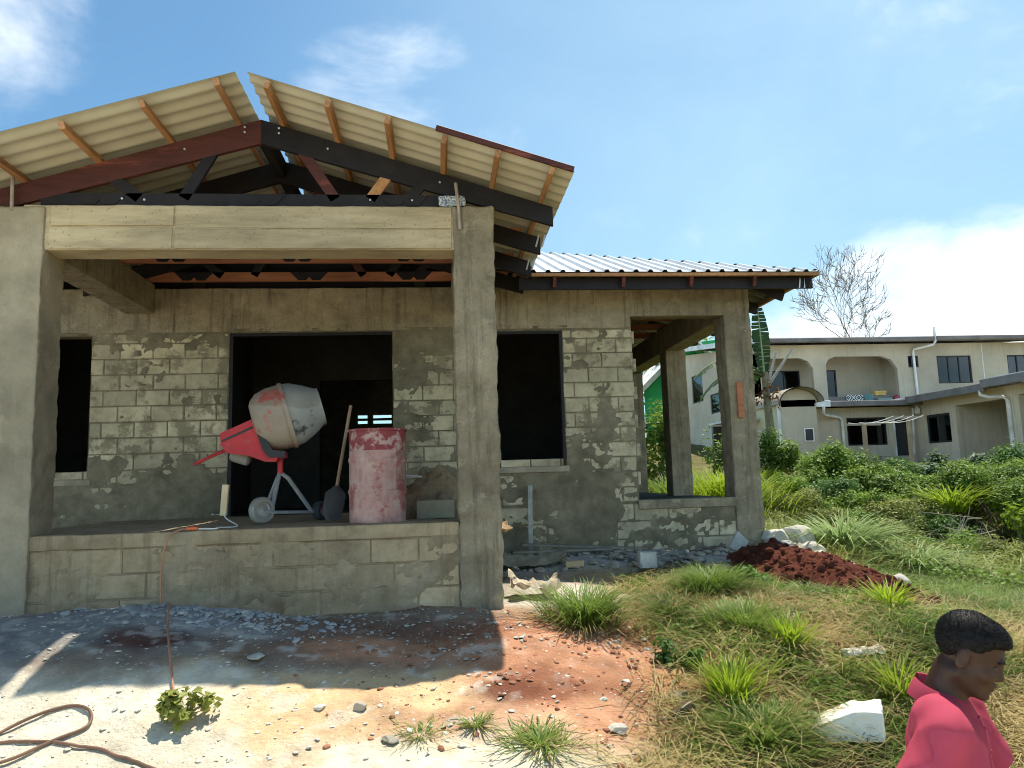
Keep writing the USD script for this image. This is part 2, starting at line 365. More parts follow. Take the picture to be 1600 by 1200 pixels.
M["block_b"] = noisy("stained_plinth_block", [(.25, (.16, .13, .085)), (.5, (.30, .255, .175)), (.75, (.41, .36, .265))], scale=4, bump=.6, bdist=.01, bscale=60, island=.16, streak=((.15, .115, .07), .8), wear=((.27, .24, .185), .7, 2.4, .56))
M["plinth_mortar"] = noisy("plinth_mortar", [(.25, (.135, .11, .07)), (.5, (.255, .22, .155)), (.75, (.36, .32, .24))], scale=3.5, bump=.6, bdist=.012, bscale=50, streak=((.135, .105, .065), .8), wear=((.30, .275, .215), .6, 2.1, .57))
M["mortar"] = noisy("grey_mortar", [(.25, (.085, .078, .055)), (.5, (.16, .148, .106)), (.75, (.25, .235, .175))], scale=6, bump=.6, bdist=.012, bscale=50)
M["floor"] = noisy("floor_screed", [(.3, (.22, .22, .2)), (.7, (.34, .33, .3))], scale=5, bump=.3)
M["maroon"] = noisy("maroon_stained_timber", [(.3, (.045, .015, .012)), (.6, (.085, .026, .02)), (.8, (.12, .036, .025))], scale=3, rough=.55, bump=.25, bscale=40, stretch=(.4, 3, 3), wear=((.24, .065, .038), .85, 1.3, .56))
M["tar"] = noisy("black_stained_timber", [(.3, (.010, .009, .010)), (.7, (.022, .018, .019))], scale=5, rough=.55, bump=.25, bscale=40)
M["pine"] = noisy("bare_pine_timber", [(.3, (.26, .12, .045)), (.5, (.40, .20, .085)), (.75, (.50, .28, .13))], scale=5, rough=.7, bump=.3, bscale=50, stretch=(4, .5, 4))
M["redpine"] = noisy("reddish_treated_timber", [(.3, (.26, .09, .045)), (.6, (.42, .17, .085)), (.8, (.50, .23, .12))], scale=4, rough=.7, bump=.3, bscale=50, stretch=(.4, 3, 3))
M["galv"] = plain("galvanised_steel", (.55, .56, .56), rough=.4, metallic=.8)
M["rust"] = plain("rusty_steel_bar", (.35, .29, .24), rough=.8, var=.3)

M["shade_render"] = noisy("interior_shade_render", [(.3, (.035, .033, .026)), (.7, (.06, .056, .045))], scale=4)  # room shade put into the colour of inner walls and floor
def roofing_material(name="bounce_tinted_roofing_steel", ua=(.51, .475, .355), ub=(.61, .575, .445)):  # default cream underside carries light bounced off the pale ground
    n = {"g": ("geometry", {}), "sp": ("separate_xyz", {}), "up": ("math", {"math_type": "greater_than", "value2": 0.0}),
         "n1": ("noise_texture", {"scale": 3.0, "detail": 6.0}), "ra": ("rgb_ramp", {"ramp": [(.3, (.42, .45, .47)), (.7, (.55, .58, .60))]}), "rb": ("rgb_ramp", {"ramp": [(.3, ua), (.7, ub)]}),
         "x": ("mix", {}), "p": ("principled_bsdf", {"roughness": .38, "specular_ior_level": .5})}
    L = [("g.true_normal", "sp.vector"), ("sp.z", "up.value1"), ("g.position", "n1.vector"), ("n1.fac", "ra.fac"), ("n1.fac", "rb.fac"), ("up.value", "x.fac"), ("rb.color", "x.color1"), ("ra.color", "x.color2"), ("x.color", "p.base_color")]
    return usdkit.material(stage, LK(name), n, L, surface="p.BSDF")
M["roof"] = roofing_material()
M["roof_main"] = roofing_material("zinc_sheet_shaded_under", (.09, .085, .075), (.13, .12, .105))  # dark underside colour stands in for shade beneath the main roof

# ---------------------------------------------------------------- ground
def axis(*spans):
    return np.unique(np.concatenate([np.linspace(a, b, n) for a, b, n in spans]))
GX = axis((-260, -14, 30), (-14, -4.6, 60), (-4.6, 6.5, 330), (6.5, 14, 130), (14, 34, 110), (34, 320, 30))
GY = axis((-120, -2, 22), (-2, 3.6, 90), (3.6, 11, 240), (11, 24, 130), (24, 50, 70), (50, 420, 30))
gx, gy = np.meshgrid(GX, GY, indexing="ij")
gzv = terrain(gx, gy)
near = smooth(-5.2, -4.4, gx) * (1 - smooth(6, 8, gx)) * smooth(3, 3.6, gy) * (1 - smooth(10.5, 12, gy))
P3 = np.stack([gx, gy, 0 * gx], -1)
redbank = np.exp(-(((gx - .95) / .85) ** 2 + ((gy - 5.7) / .95) ** 2))
gzv = gzv + near * (.022 * (meshkit.fbm(P3 * 14, 3, 21) - .5) + .05 * redbank * (meshkit.fbm(P3 * 5, 4, 22) - .45))

def zone_noise(s, seed, oct=4): return meshkit.fbm(P3 * s, oct, seed)
col = np.zeros(gx.shape + (3,))
def paint(c, w):
    global col
    w = np.clip(w, 0, 1)[..., None]; col = col * (1 - w) + np.array(c) * w
def blob(cx, cy, rx, ry, soft=.5, n=.9, seed=1, s=2.2):
    d = np.hypot((gx - cx) / rx, (gy - cy) / ry) + n * (zone_noise(s, seed) - .5)
    return 1 - smooth(1 - soft, 1 + soft * .4, d)
PALE, RED, DARKRED, STRAWSOIL, GREYGRAVEL, TAN = (.66, .60, .47), (.47, .235, .135), (.115, .036, .022), (.34, .255, .125), (.31, .315, .305), (.58, .40, .22)
col[:] = STRAWSOIL
nA = zone_noise(1.4, 31)
left_side = 1 - smooth(.55, 1.5, gx + 1.1 * (nA - .5) - .12 * (gy - 4))
paint(PALE, left_side * (1 - smooth(5.4, 6.0, gy + 1.0 * (zone_noise(1.7, 33) - .5))) + (gy < 3.4) * left_side)
paint(TAN, left_side * smooth(5.15, 5.6, gy + .9 * (zone_noise(2.1, 34) - .5)))
paint((.225, .16, .115), .9 * left_side * smooth(5.1, 5.5, gy + .7 * (zone_noise(1.9, 63) - .5)))  # brown dirt tone that also paints in the porch shadow, out to its edge
paint((.21, .12, .08), .85 * blob(-.5, 6.1, 1.3, .6, .6, 1.0, 71))
nB = zone_noise(1.6, 73)
paint(TAN, .9 * left_side * smooth(-1.7, -.9, gx + .8 * (nB - .5)) * smooth(4.45, 4.85, gy + 1.1 * (zone_noise(2.3, 74) - .5)) * (1 - smooth(5.2, 5.4, gy)))
paint((.47, .27, .16), .8 * left_side * smooth(-.9, .1, gx) * smooth(.46, .62, zone_noise(2.6, 75)) * smooth(4.3, 4.7, gy) * (1 - smooth(5.3, 5.6, gy)))
paint(RED, blob(1.05, 5.75, 1.2, 1.55, .5, .7, 35))
paint(RED, blob(.1, 5.75, 1.0, .45, .5, 1.1, 36))
paint((.27, .115, .065), blob(.75, 5.0, .75, .28, .6, 1.2, 37))
paint(DARKRED, .9 * blob(-2.15, 5.72, .34, .25, .5, 1.1, 38, 4) + .6 * blob(.45, 4.95, .22, .13, .6, 1.2, 39, 4))
paint((.30, .17, .11), .9 * blob(-3.6, 6.4, 1.2, .5, .6, 1.0, 40))
paint((.27, .225, .17), .7 * blob(-.4, 6.6, 1.2, .25, .7, 1.1, 41))
paint(GREYGRAVEL, .9 * blob(-2.0, 6.3, 1.2, .55, .5, 1.1, 42))
paint((.27, .265, .25), .8 * blob(-2.6, 6.0, 1.5, .6, .6, 1.1, 64))
paint(DARKRED, .8 * blob(-2.15, 5.72, .34, .25, .5, 1.1, 38, 4))
paint((.30, .29, .27), .8 * blob(-3.2, 5.7, .6, .8, .5, 1.1, 43))
paint((.15, .055, .034), .9 * blob(3.95, 7.6, .62, 1.75, .5, .9, 67, 4))
paint((.24, .105, .06), .8 * blob(.35, 6.0, .55, .35, .6, 1.1, 66))
paint((.55, .50, .42), blob(1.2, 7.6, .9, .75, .5, .8, 44))                    # pale rubble dust behind the corner column
paint((.40, .39, .36), .9 * smooth(8.4, 8.9, gy) * (1 - smooth(9.7, 10.2, gy)) * (1 - smooth(3.6, 4.4, gx)))
paint((.42, .33, .25), .8 * blob(2.15, 7.0, .35, 1.6, .5, 1.0, 45))
speck = smooth(.60, .72, zone_noise(9, 46, 3)); paint((.62, .58, .50), .5 * speck * (1 - .75 * smooth(.2, .6, gx)) * (1 - smooth(2.0, 3.4, gx)) * smooth(3, 4, gy))
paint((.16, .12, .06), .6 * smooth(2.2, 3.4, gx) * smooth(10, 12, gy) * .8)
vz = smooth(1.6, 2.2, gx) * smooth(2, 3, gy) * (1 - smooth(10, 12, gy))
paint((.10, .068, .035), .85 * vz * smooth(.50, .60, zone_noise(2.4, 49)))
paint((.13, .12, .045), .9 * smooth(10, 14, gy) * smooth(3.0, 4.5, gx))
paint((.07, .05, .03), np.exp(-((gx - 10.1) / 1.2) ** 2 - ((gy - 13.3) / 1.3) ** 2))  # shade under the overhanging shrubs painted into the soil
paint((.20, .12, .085), .7 * blob(-.7, 6.25, 1.0, .38, .5, 1.1, 52))
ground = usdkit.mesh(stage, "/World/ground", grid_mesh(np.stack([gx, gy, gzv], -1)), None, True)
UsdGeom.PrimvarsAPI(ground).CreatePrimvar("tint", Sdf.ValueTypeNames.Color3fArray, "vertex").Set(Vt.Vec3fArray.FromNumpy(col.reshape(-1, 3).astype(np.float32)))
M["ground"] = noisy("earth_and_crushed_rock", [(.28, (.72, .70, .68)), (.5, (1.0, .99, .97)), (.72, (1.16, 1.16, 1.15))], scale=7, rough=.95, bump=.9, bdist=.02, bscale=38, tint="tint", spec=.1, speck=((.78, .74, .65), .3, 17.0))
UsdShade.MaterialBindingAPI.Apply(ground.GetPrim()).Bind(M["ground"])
tagp(ground.GetPrim(), kind="structure")

# ---------------------------------------------------------------- the unfinished house
SL = 1.22                                                        # floor level
H = thing("unfinished_house", "unfinished concrete block house with a gabled porch on a raised plinth and bare roof trusses", "house", (-.5, 9.8, .4))
rng = np.random.default_rng(4)

def block_mesh(u0, u1, z0, z1, yf, back, rng):
    """one block with worn front edges, its face towards -y"""
    c = rng.uniform(.004, .010); yf = yf - rng.uniform(-.003, .006); j = lambda s=.004: rng.uniform(-s, s)
    fr = [(u0 + c + abs(j()), z0 + c + abs(j())), (u1 - c - abs(j()), z0 + c + abs(j())), (u1 - c - abs(j(.008)), z1 - c - abs(j(.006))), (u0 + c + abs(j(.008)), z1 - c - abs(j(.006)))]
    mid = [(u0, z0), (u1, z0), (u1, z1), (u0, z1)]
    v = [(u, yf + j(.002), z) for u, z in fr] + [(u, yf + c, z) for u, z in mid] + [(u, back, z) for u, z in mid]
    f = [[0, 1, 2], [0, 2, 3]]
    for a in (0, 4):
        for k in range(4):
            k2 = (k + 1) % 4; f += [[a + k, a + 4 + k, a + 4 + k2], [a + k, a + 4 + k2, a + k2]]
    return trimesh.Trimesh(np.array(v), np.array(f), process=False)

def lay_blocks(parent, u0, u1, z0, z1, yf, openings, course=.2, length=.4, mat="block", joint=.012, seed=0, depth=.10, skip=None):
    r = np.random.default_rng(seed); z = z0; k = 0
    while z < z1 - .04:
        zt = min(z + course, z1); edges = [(u0, u1)]
        for a, b, za, zb in openings:
            if za < (z + zt) / 2 < zb:
                edges = [q for e in edges for q in ((e[0], min(e[1], a)), (max(e[0], b), e[1])) if q[1] - q[0] > .03]
        for e0, e1 in edges:
            cuts = [e0] + [c for c in np.arange(math.floor(u0 / length) * length + (length / 2 if k % 2 else 0), u1 + length, length) + r.uniform(-.012, .012) if e0 + .05 < c < e1 - .05] + [e1]
            for a, b in zip(cuts[:-1], cuts[1:]):
                if skip and skip(a, b, z, zt): continue
                ends = r.uniform(-.012, .012, 2)
                aa, bb = a + joint / 2 + (ends[0] if a == e0 else 0), b - joint / 2 + (ends[1] if b == e1 else 0)
                part(parent, "block", block_mesh(aa, bb, z + joint / 2, zt - joint / 2, yf, yf + depth, r), M[mat])
        z += course; k += 1

def mortar_skin(parent, poly, yf, seed, cover, step=.022, name="mortar_smear", mat="mortar"):
    """mortar pointed and smeared over the face: sunk in the joints, a little proud of the blocks where it was spread"""
    x0, z0, x1, z1 = poly.bounds; X, Z = np.meshgrid(np.arange(x0, x1 + step, step), np.arange(z0, z1 + step, step), indexing="ij")
    p = np.stack([X, 0 * X, Z], -1)
    a = meshkit.fbm(p * np.array([2.2, 1, 2.6]), 4, seed) * .65 + meshkit.fbm(p * np.array([10, 1, 10]), 4, seed + 3) * .35 + .06 * (meshkit.noise(p * 34, seed + 6) - .5)
    c = cover(X, Z) if callable(cover) else cover
    off = np.clip((a - (1 - c)) * .16, -.006, .012) + .003 * (meshkit.fbm(p * 22, 2, seed + 5) - .5)
    Y = yf - off
    m = grid_mesh(np.stack([X, Y, Z], -1)); f = np.asarray(m.faces); ctr = np.asarray(m.vertices)[f].mean(1)
    import shapely
    ok = shapely.contains_xy(poly.buffer(-.004), ctr[:, 0], ctr[:, 2])
    part(parent, name, trimesh.Trimesh(m.vertices, f[ok][:, ::-1], process=False), M[mat], True)

# main wall (facing the porch and the yard)
YW = 9.8
door, winL, winR, ver = (-2.66, -.59, SL, 3.56), (-5.3, -4.35, 1.74, 3.54), (.45, 1.66, 1.74, 3.54), (2.62, 3.94, 1.26, 3.73)
ops = [door, winL, winR, ver]
wall_poly = rect(-8.0, 4.0, .2, 4.15)
for o in ops: wall_poly = wall_poly.difference(rect(o[0], o[1], o[2], o[3]))
main_wall = part(H, "main_wall", extrude_xz(wall_poly, YW + .012, YW + .19), M["mortar"])
lay_blocks(main_wall, -5.9, -2.66, 1.24, 3.56, YW, [winL, door], seed=11)
lay_blocks(main_wall, -.59, 2.62, 1.24, 3.56, YW, [winR], seed=12)
lay_blocks(main_wall, .3, 3.92, .30, 1.22, YW, [], course=.23, length=.46, seed=13, mat="block")
cov_main = lambda X, Z: np.clip(.46 - .05 * (X > 1.6) * (Z > 1.7) + .13 * smooth(3.2, 3.5, Z) - .02 * smooth(1.9, 2.4, Z) + .16 * (1 - smooth(1.5, 2.1, Z)) + .05 * (X > -1) * smooth(2.1, 2.6, Z) - .1 * (X > 2.3) + .14 * np.exp(-((X - 2.22) / .13) ** 2), 0, .8)
skin = rect(-5.9, 3.92, .25, 3.62)
for o in ops: skin = skin.difference(rect(o[0], o[1], o[2], o[3]))
mortar_skin(main_wall, skin, YW + .001, 51, cov_main)
# ring beam over the main wall, cast and plastered; its lower edge steps up over the veranda
rb = rect(-8, 2.62, 3.56, 4.15).union(rect(2.58, 4.3, 3.73, 4.15))
part(H, "ring_beam", rough_box(-8, 2.615, YW - .012, YW + .19, 3.575, 4.15, step=.06, amp=.012, seed=3), M["cast"], 40)
part(H, "ring_beam", rough_box(2.60, 4.28, YW - .02, YW + .22, 3.735, 4.155, step=.05, amp=.010, seed=4), M["cast"], 40)
part(H, "window_sill", rough_box(.40, 1.70, YW - .03, YW + .2, 1.66, 1.742, step=.05, amp=.008, seed=5), M["smooth_cement"], 40)
part(H, "window_sill", rough_box(-5.35, -4.30, YW - .02, YW + .2, 1.66, 1.742, step=.05, amp=.008, seed=6), M["smooth_cement"], 40)
part(H, "door_frame", [box(-2.66, -2.615, YW - .015, YW + .1, SL, 3.555), box(-2.615, -.59, YW - .012, YW + .1, 3.515, 3.555)], M["tar"])
part(H, "window_frame", [box(1.625, 1.66, YW - .014, YW + .1, 1.745, 3.54), box(.45, 1.625, YW - .012, YW + .1, 3.505, 3.54)], M["tar"])
# veranda
part(H, "sill_beam", rough_box(2.60, 3.94, YW - .03, YW + .2, 1.14, 1.262, step=.05, amp=.010, seed=8), M["cast"], 40)
part(H, "column", rough_box(3.92, 4.30, YW - .025, YW + .36, -.1, 4.16, r=.022, step=.04, amp=.02, seed=9), M["cast"], 40)
part(H, "column", rough_box(3.93, 4.29, 12.5, 12.86, .0, 3.72, r=.02, step=.06, amp=.010, seed=10), M["cast"], 40)
part(H, "column", rough_box(3.93, 4.29, 15.3, 15.66, .0, 3.72, r=.02, step=.06, amp=.010, seed=12), M["cast"], 40)
part(H, "side_beam", rough_box(3.95, 4.27, YW + .24, 15.7, 3.722, 4.15, step=.07, amp=.008, seed=13), M["cast"], 40)
part(H, "timber_cleat", box(4.03, 4.12, YW - .052, YW - .012, 2.32, 2.80, .006), M["redpine"])
vw = part(H, "veranda_wall", box(2.42, 2.615, YW + .2, 15.7, .3, 4.15), M["mortar"])
rr = np.random.default_rng(8)
for k in range(13):                                              # toothed block ends at the veranda opening
    if k % 2: part(vw, "block", box(2.60, 2.60 + rr.uniform(.05, .075), YW + .02, YW + .17, 1.27 + k * .19, 1.27 + k * .19 + .175, .008), M["block"])
part(H, "floor_slab", [box(-8, 4.28, YW + .19, 18, .8, SL - .002)], M["shade_render"])
for a, b, c, d, nm in ((-8, -7.8, YW + .2, 18, "side_wall"),):
    part(H, nm, box(a, b, c, d, .2, 4.15), M["mortar"])
back_poly = rect(-8, 4.28, .2, 4.15)
for zz in (2.96, 3.09): back_poly = back_poly.difference(unary_union([rect(-1.91, -1.67, zz, zz + .085), rect(-1.55, -1.11, zz, zz + .085)]))
part(H, "back_wall", extrude_xz(back_poly, 17.8, 18), M["mortar"])
part(H, "partition_wall", box(2.42, 4.28, 15.7, 15.9, .3, 4.15), M["mortar"])

# porch
YP = 7.0
part(H, "porch_floor", rough_box(-4.02, .17, YP - .012, YW - .0, 1.09, SL, r=.014, step=.07, amp=.008, seed=20), M["block_b"], 40)
plinth = part(H, "plinth_wall", [box(-6.2, .17, YP + .014, YP + .2, -.2, 1.09), box(.2, .52, YP + .35, YW - .02, -.1, 1.1), box(-4.0, -3.8, YP + .2, YW, -.1, 1.1)], M["plinth_mortar"])
lay_blocks(plinth, -6.2, .17, .21, 1.09, YP, [], course=.22, length=.43, mat="block_b", joint=.008, seed=14)
mortar_skin(plinth, rect(-6.1, .17, .2, 1.10), YP + .001, 61, .50, mat="plinth_mortar")
part(H, "column", rough_box(.165, .56, YP - .03, YP + .37, -.1, 4.215, r=.02, step=.03, amp=.024, seed=21), M["cast"], 40)
part(H, "column", rough_box(-4.0, -3.555, YP - .035, YP + .38, -.1, 4.20, r=.022, step=.035, amp=.017, seed=22), M["smooth_cement"], 40)
beam = part(H, "porch_beam", rough_box(-3.75, .18, YP - .012, YP + .30, 3.79, 4.22, r=.012, step=.06, amp=.008, seed=23), M["cast_b"], 40)
for (a, b, za, zb, o) in ((-3.5, -2.42, 4.02, 4.205, .026), (-2.40, .155, 4.00, 4.21, .022), (-3.52, -2.43, 3.80, 4.005, .021), (-2.41, .15, 3.80, 3.985, .027)):
    part(beam, "board_imprint", rough_box(a, b, YP - o, YP + .05, za, zb, r=.006, step=.05, amp=.006, seed=int(-a * 9) + 30), M["cast_b"], 40)
part(H, "porch_side_beam", rough_box(-3.95, -3.60, YP + .38, YW - .02, 3.82, 4.2, step=.07, amp=.008, seed=24), M["cast"], 40)
part(H, "porch_side_beam", rough_box(.19, .54, YP + .38, YW - .02, 3.82, 4.2, step=.07, amp=.008, seed=25), M["cast"], 40)
part(H, "reinforcing_bar", tube([(.235, YP - .045, 3.98), (.225, YP - .05, 4.2), (.20, YP - .055, 4.44)], .016, 7), M["rust"], 40)
part(H, "reinforcing_bar", tube([(-3.84, YP - .03, 4.15), (-3.845, YP - .04, 4.55)], .016, 7), M["rust"], 40)

# roof over the porch: trusses, purlins, sheets
RX, RZ, SP = -1.65, 5.165, .306                                   # ridge x, sheet height at the ridge, slope
rz = lambda x: RZ - SP * abs(x - RX)
def truss(y, first=False):
    wood = "maroon" if first else "tar"
    t = part(H, "truss", box(-4.3 if not first else -3.62, .95 if not first else .30, y, y + .045, 4.225, 4.345), M["tar" if first else "redpine"])
    for s in (-1, 1):
        e = RX + s * 2.80
        top = lambda x: rz(x) - .075
        poly = sg.Polygon([(RX, top(RX)), (e, top(e)), (e, top(e) - .19), (RX, top(RX) - .24)])
        part(t, "rafter", extrude_xz(poly, y - .002, y + .043), M["maroon" if (s < 0 and first) else "tar"])
    for xb, xt, m in ((-2.35, -2.05, "tar"), (-2.75, -3.05, "tar"), (-.95, -1.32, "maroon"), (-.62, -.42, "pine" if first else "tar"), (-.25, -.1, "tar")):
        part(t, "web", bar((xb, y + .02, 4.30), (xt, y + .02, rz(xt) - .2), .04, .10, (1, 0, 0)), M[m])
    for xb in (-3.1, -1.65, -.3):
        part(t, "gang_plate", extrude_xz(sg.Polygon([(xb - .24, 4.342), (xb - .14, 4.235), (xb - .04, 4.235), (xb, 4.28), (xb + .04, 4.235), (xb + .14, 4.235), (xb + .24, 4.342)]), y - .008, y - .001), M["tar"])
    if first:
        for bx, bz in ((-2.9, 4.29), (-2.7, 4.28), (-.62, 4.29), (-.22, 4.29), (-2.35, rz(-2.35) - .17), (-1.80, rz(-1.8) - .16), (-1.80, rz(-1.8) - .11), (-1.48, rz(-1.48) - .16), (-1.48, rz(-1.48) - .11), (-1.02, rz(-1.02) - .17), (.05, rz(.05) - .17)):
            part(t, "bolt", revolve([(0, 0), (0, .011), (.012, .011), (.014, .004), (.014, 0)], (bx, y - .002, bz), (0, -1, 0), 10), M["galv"])
for k, y in enumerate((7.02, 7.96, 8.88, 9.72)): truss(y, k == 0)
YE = 6.32
part(H, "ridge_board", box(RX - .045, RX + .045, 7.06, 12.5, RZ - .27, RZ - .085), M["tar"])
rp = np.random.default_rng(3)
for x in (-4.35, -3.78, -3.13, -2.48, -1.86):
    y0 = YE + rp.uniform(-.05, .03); zc = rz(x) - .04
    part(H, "purlin", bar((x, y0, zc), (x, 12.2, zc), .048, .07, (-SP, 0, 1), .003), M["pine"])
for x in (-1.44, -.92, -.40, .09, .56, 1.04):
    y0 = YE + rp.uniform(-.05, .03); zc = rz(x) - .04
    part(H, "purlin", bar((x, y0, zc), (x, 12.2, zc), .048, .07, (SP, 0, 1), .003), M["pine"])

RIB = [(0, 0), (.045, 0), (.065, .028), (.10, .028), (.12, 0), (.19, 0)]; WAVE = [(k * .19 / 8, .013 * (1 - math.cos(k * math.pi / 4)) ** .8) for k in range(9)]; RIBS = [WAVE]
def profile(w0, w1):
    out = []; k = math.floor(w0 / .19)
    while k * .19 < w1:
        out += [(k * .19 + a, h) for a, h in RIBS[0][:-1]]; k += 1
    out = [(a, h) for a, h in out if w0 <= a <= w1]
    return [(w0, out[0][1])] + out + [(w1, out[-1][1])]
def sheet(origin, across, down, w0, w1, start, end, up=(0, 0, 1)):
    """a ribbed sheet: profile across, running along down from start(w) to end(w); a millimetre or so thick"""
    pr = profile(w0, w1); across, down, o = np.array(across, float), np.array(down, float), np.array(origin, float)
    nrm = np.cross(across, down); nrm *= np.sign(nrm @ np.array(up)) / np.linalg.norm(nrm)
    rows = []
    for a, h in pr:
        s0, s1 = start(a), max(end(a), start(a) + 1e-3); rows.append([o + across * a + nrm * h + down * (s0 + (s1 - s0) * q) for q in np.linspace(0, 1, 5)])
    V = np.array(rows); n1 = grid_mesh(V); n2 = grid_mesh(V - nrm * .0025)
    return [n1, trimesh.Trimesh(n2.vertices, n2.faces[:, ::-1], process=False)]
cs = 1 / math.hypot(1, SP)
for s in (-1, 1):
    y = YE; k = 0
    while y < 12.4:
        w = .76; gap = .035 if s > 0 else .055
        dn = np.array([s * cs, 0, -SP * cs])
        m = sheet((RX + s * gap, 0, RZ - .003 + .004 * (k % 2)), (0, 1, 0), dn, y, y + w + .03, lambda a: 0.0, lambda a: (2.89 if s > 0 else 3.0) / cs - gap)
        part(H, "roofing_sheet", m, M["roof"], 50); y += w; k += 1
part(H, "barge_strip", bar((.02, YE - .012, rz(.02) + .035), (1.24, YE - .012, rz(1.24) + .035), .03, .05, (SP, 0, 1), .004), M["maroon"])
for y in (7.96, 8.88, 9.72):                                      # twisted tie straps on the rafter tails
    for dx in (0, .07): part(H, "tie_strap", bar((1.10 + dx, y - .008, rz(1.1) - .20), (1.14 + dx, y - .008, rz(1.1) - .06), .018, .003, (0, 1, 0)), M["galv"])
sack = noisy("woven_sacking", [(.45, (.10, .16, .24)), (.55, (.62, .63, .6))], scale=60, rough=.9)
part(H, "sacking", rough_box(.03, .30, YP - .02, YP + .05, 4.225, 4.335, r=.02, step=.02, amp=.02, seed=31), sack, 40)

# main hipped roof
EY, EX, EZ, S2 = 9.15, 5.04, 4.175, .385
rid = 14.0
c2 = 1 / math.hypot(1, S2)
mz = lambda y: EZ + S2 * (y - EY)
x = EX; k = 0
RIBS[0] = RIB
valley = lambda X: EY if abs(X - RX) > 2.6 else EY + max(0, (rz(X) - .12 - EZ) / S2)
while x > -8.6:
    def end(a): return min(rid, EY + (EX - a))
    m = sheet((0, EY, EZ + .004 * (k % 2)), (1, 0, 0), (0, c2, S2 * c2), x - .79, x, lambda a: (valley(a) - EY) / c2, lambda a: (min(rid, EY + max(.02, EX - a)) - EY) / c2)
    part(H, "roofing_sheet", m, M["roof_main"], 30); x -= .76; k += 1
y = EY; k = 0
while y < 2 * rid - EY:
    m = sheet((EX, 0, EZ + .004 * (k % 2)), (0, 1, 0), (-c2, 0, S2 * c2), y, y + .79, lambda a: 0, lambda a: max(.02, min(a - EY, 2 * rid - EY - a, rid - EY)) / c2)
    part(H, "roofing_sheet", m, M["roof_main"], 30); y += .76; k += 1
part(H, "rear_roof", grid_mesh(np.array([[(-8.6, 2 * rid - EY, EZ), (-8.6, rid, mz(rid))], [(EX, 2 * rid - EY, EZ), (EX - (rid - EY), rid, mz(rid))]], float)), M["roof_main"])
part(H, "gable_end", extrude_yz(sg.Polygon([(EY + .7, 4.15), (rid, mz(rid) - .05), (2 * rid - EY - .7, 4.15)]), -8, -7.8), M["mortar"])
part(H, "eave_batten", bar((1.2, EY + .03, EZ - .03), (EX - .02, EY + .03, EZ - .03), .05, .04, (0, 0, 1)), M["pine"])
part(H, "fascia_beam", bar((1.05, EY + .16, EZ - .115), (EX - .06, EY + .16, EZ - .115), .045, .15, (0, 0, 1)), M["tar"])
part(H, "wall_plate", box(.6, 4.3, YW, YW + .1, 4.16, 4.24), M["tar"])
for x in (1.5, 2.4, 3.3, 4.15):
    part(H, "main_rafter", bar((x, EY + .06, EZ - .11), (x, min(rid, EY + EX - x - .1), mz(min(rid, EY + EX - x - .1)) - .11), .045, .14, (0, -S2, 1)), M["maroon"])
    part(H, "ceiling_joist", box(x - .022, x + .022, YW + .1, 17.8, 4.17, 4.26), M["redpine"])
for y in (10.5, 11.3, 12.1, 12.9, 13.7):
    part(H, "ceiling_joist", box(2.6, 4.28, y, y + .045, 4.16, 4.27), M["redpine"])
for y in (10.1, 11.0, 11.9, 12.8, 13.7):
    part(H, "rafter_tail", bar((4.0, y, EZ + S2 * (EX - 4.0) - .13), (EX - .08, y, EZ + S2 * .08 - .13), .045, .15, (S2, 0, 1)), M["tar"])
part(H, "eave_batten", bar((EX - .05, EY + .05, EZ - .03), (EX - .05, 14.5, EZ - .03), .05, .04, (0, 0, 1)), M["pine"])
part(H, "hip_rafter", bar((EX - .1, EY + .1, EZ - .12), (EX - 4.0, EY + 4.0, EZ + S2 * 3.9 - .12), .05, .16, (0, 0, 1)), M["tar"])
for q in (0, .07): part(H, "tie_strap", bar((EX - .25 + q, EY + .134, EZ - .19), (EX - .23 + q, EY + .134, EZ - .05), .018, .003, (0, 1, 0)), M["galv"])

part(H, "gable_lining", extrude_xz(sg.Polygon([(-4.4, 4.15), (1.1, 4.15), (1.1, 4.25), (RX, RZ - .08), (-4.4, 4.25)]), 10.05, 10.1), M["tar"])  # added screen, stops daylight passing over the wall into the rooms
part(H, "partition_wall", [box(-7.8, -1.96, 12.6, 12.75, SL, 4.3), box(-0.7, 2.42, 12.6, 12.75, SL, 4.3), box(-1.96, -0.7, 12.6, 12.75, 3.3, 4.3), box(-3.2, -3.05, 10, 12.6, SL, 4.3), box(-.3, -.15, 10, 12.6, SL, 4.3)], M["shade_render"])  # partitions added so the door and window openings stay dark
part(H, "ridge_cap", bar((RX, 9.95, RZ + .02), (RX, 12.4, RZ + .02), .3, .03), M["roof"])  # added strip over the open ridge gap, keeps sun out of the rooms
# ---------------------------------------------------------------- the neighbours' houses up the slope
M["stucco"] = noisy("cream_stucco", [(.3, (.50, .43, .315)), (.7, (.60, .53, .40))], scale=1.2, bump=.25, bscale=40, streak=((.36, .31, .24), .6))
M["stucco_s"] = noisy("olive_stucco", [(.3, (.42, .40, .25)), (.7, (.50, .48, .31))], scale=1.2, bump=.25, bscale=40, streak=((.34, .32, .22), .3))
M["white_paint"] = plain("white_painted_pipe", (.74, .73, .68), rough=.45)
M["dark_gutter"] = plain("dark_grey_gutter", (.17, .15, .135), rough=.5)
M["grey_roof"] = plain("pale_grey_roof_sheet", (.50, .52, .53), rough=.4)
M["dark_frame"] = plain("dark_window_frame", (.03, .03, .032), rough=.4)
M["curtain"] = plain("pale_curtain", (.42, .44, .46), rough=.9)
M["concrete_n"] = noisy("weathered_concrete", [(.3, (.29, .26, .20)), (.7, (.42, .38, .30))], scale=3)
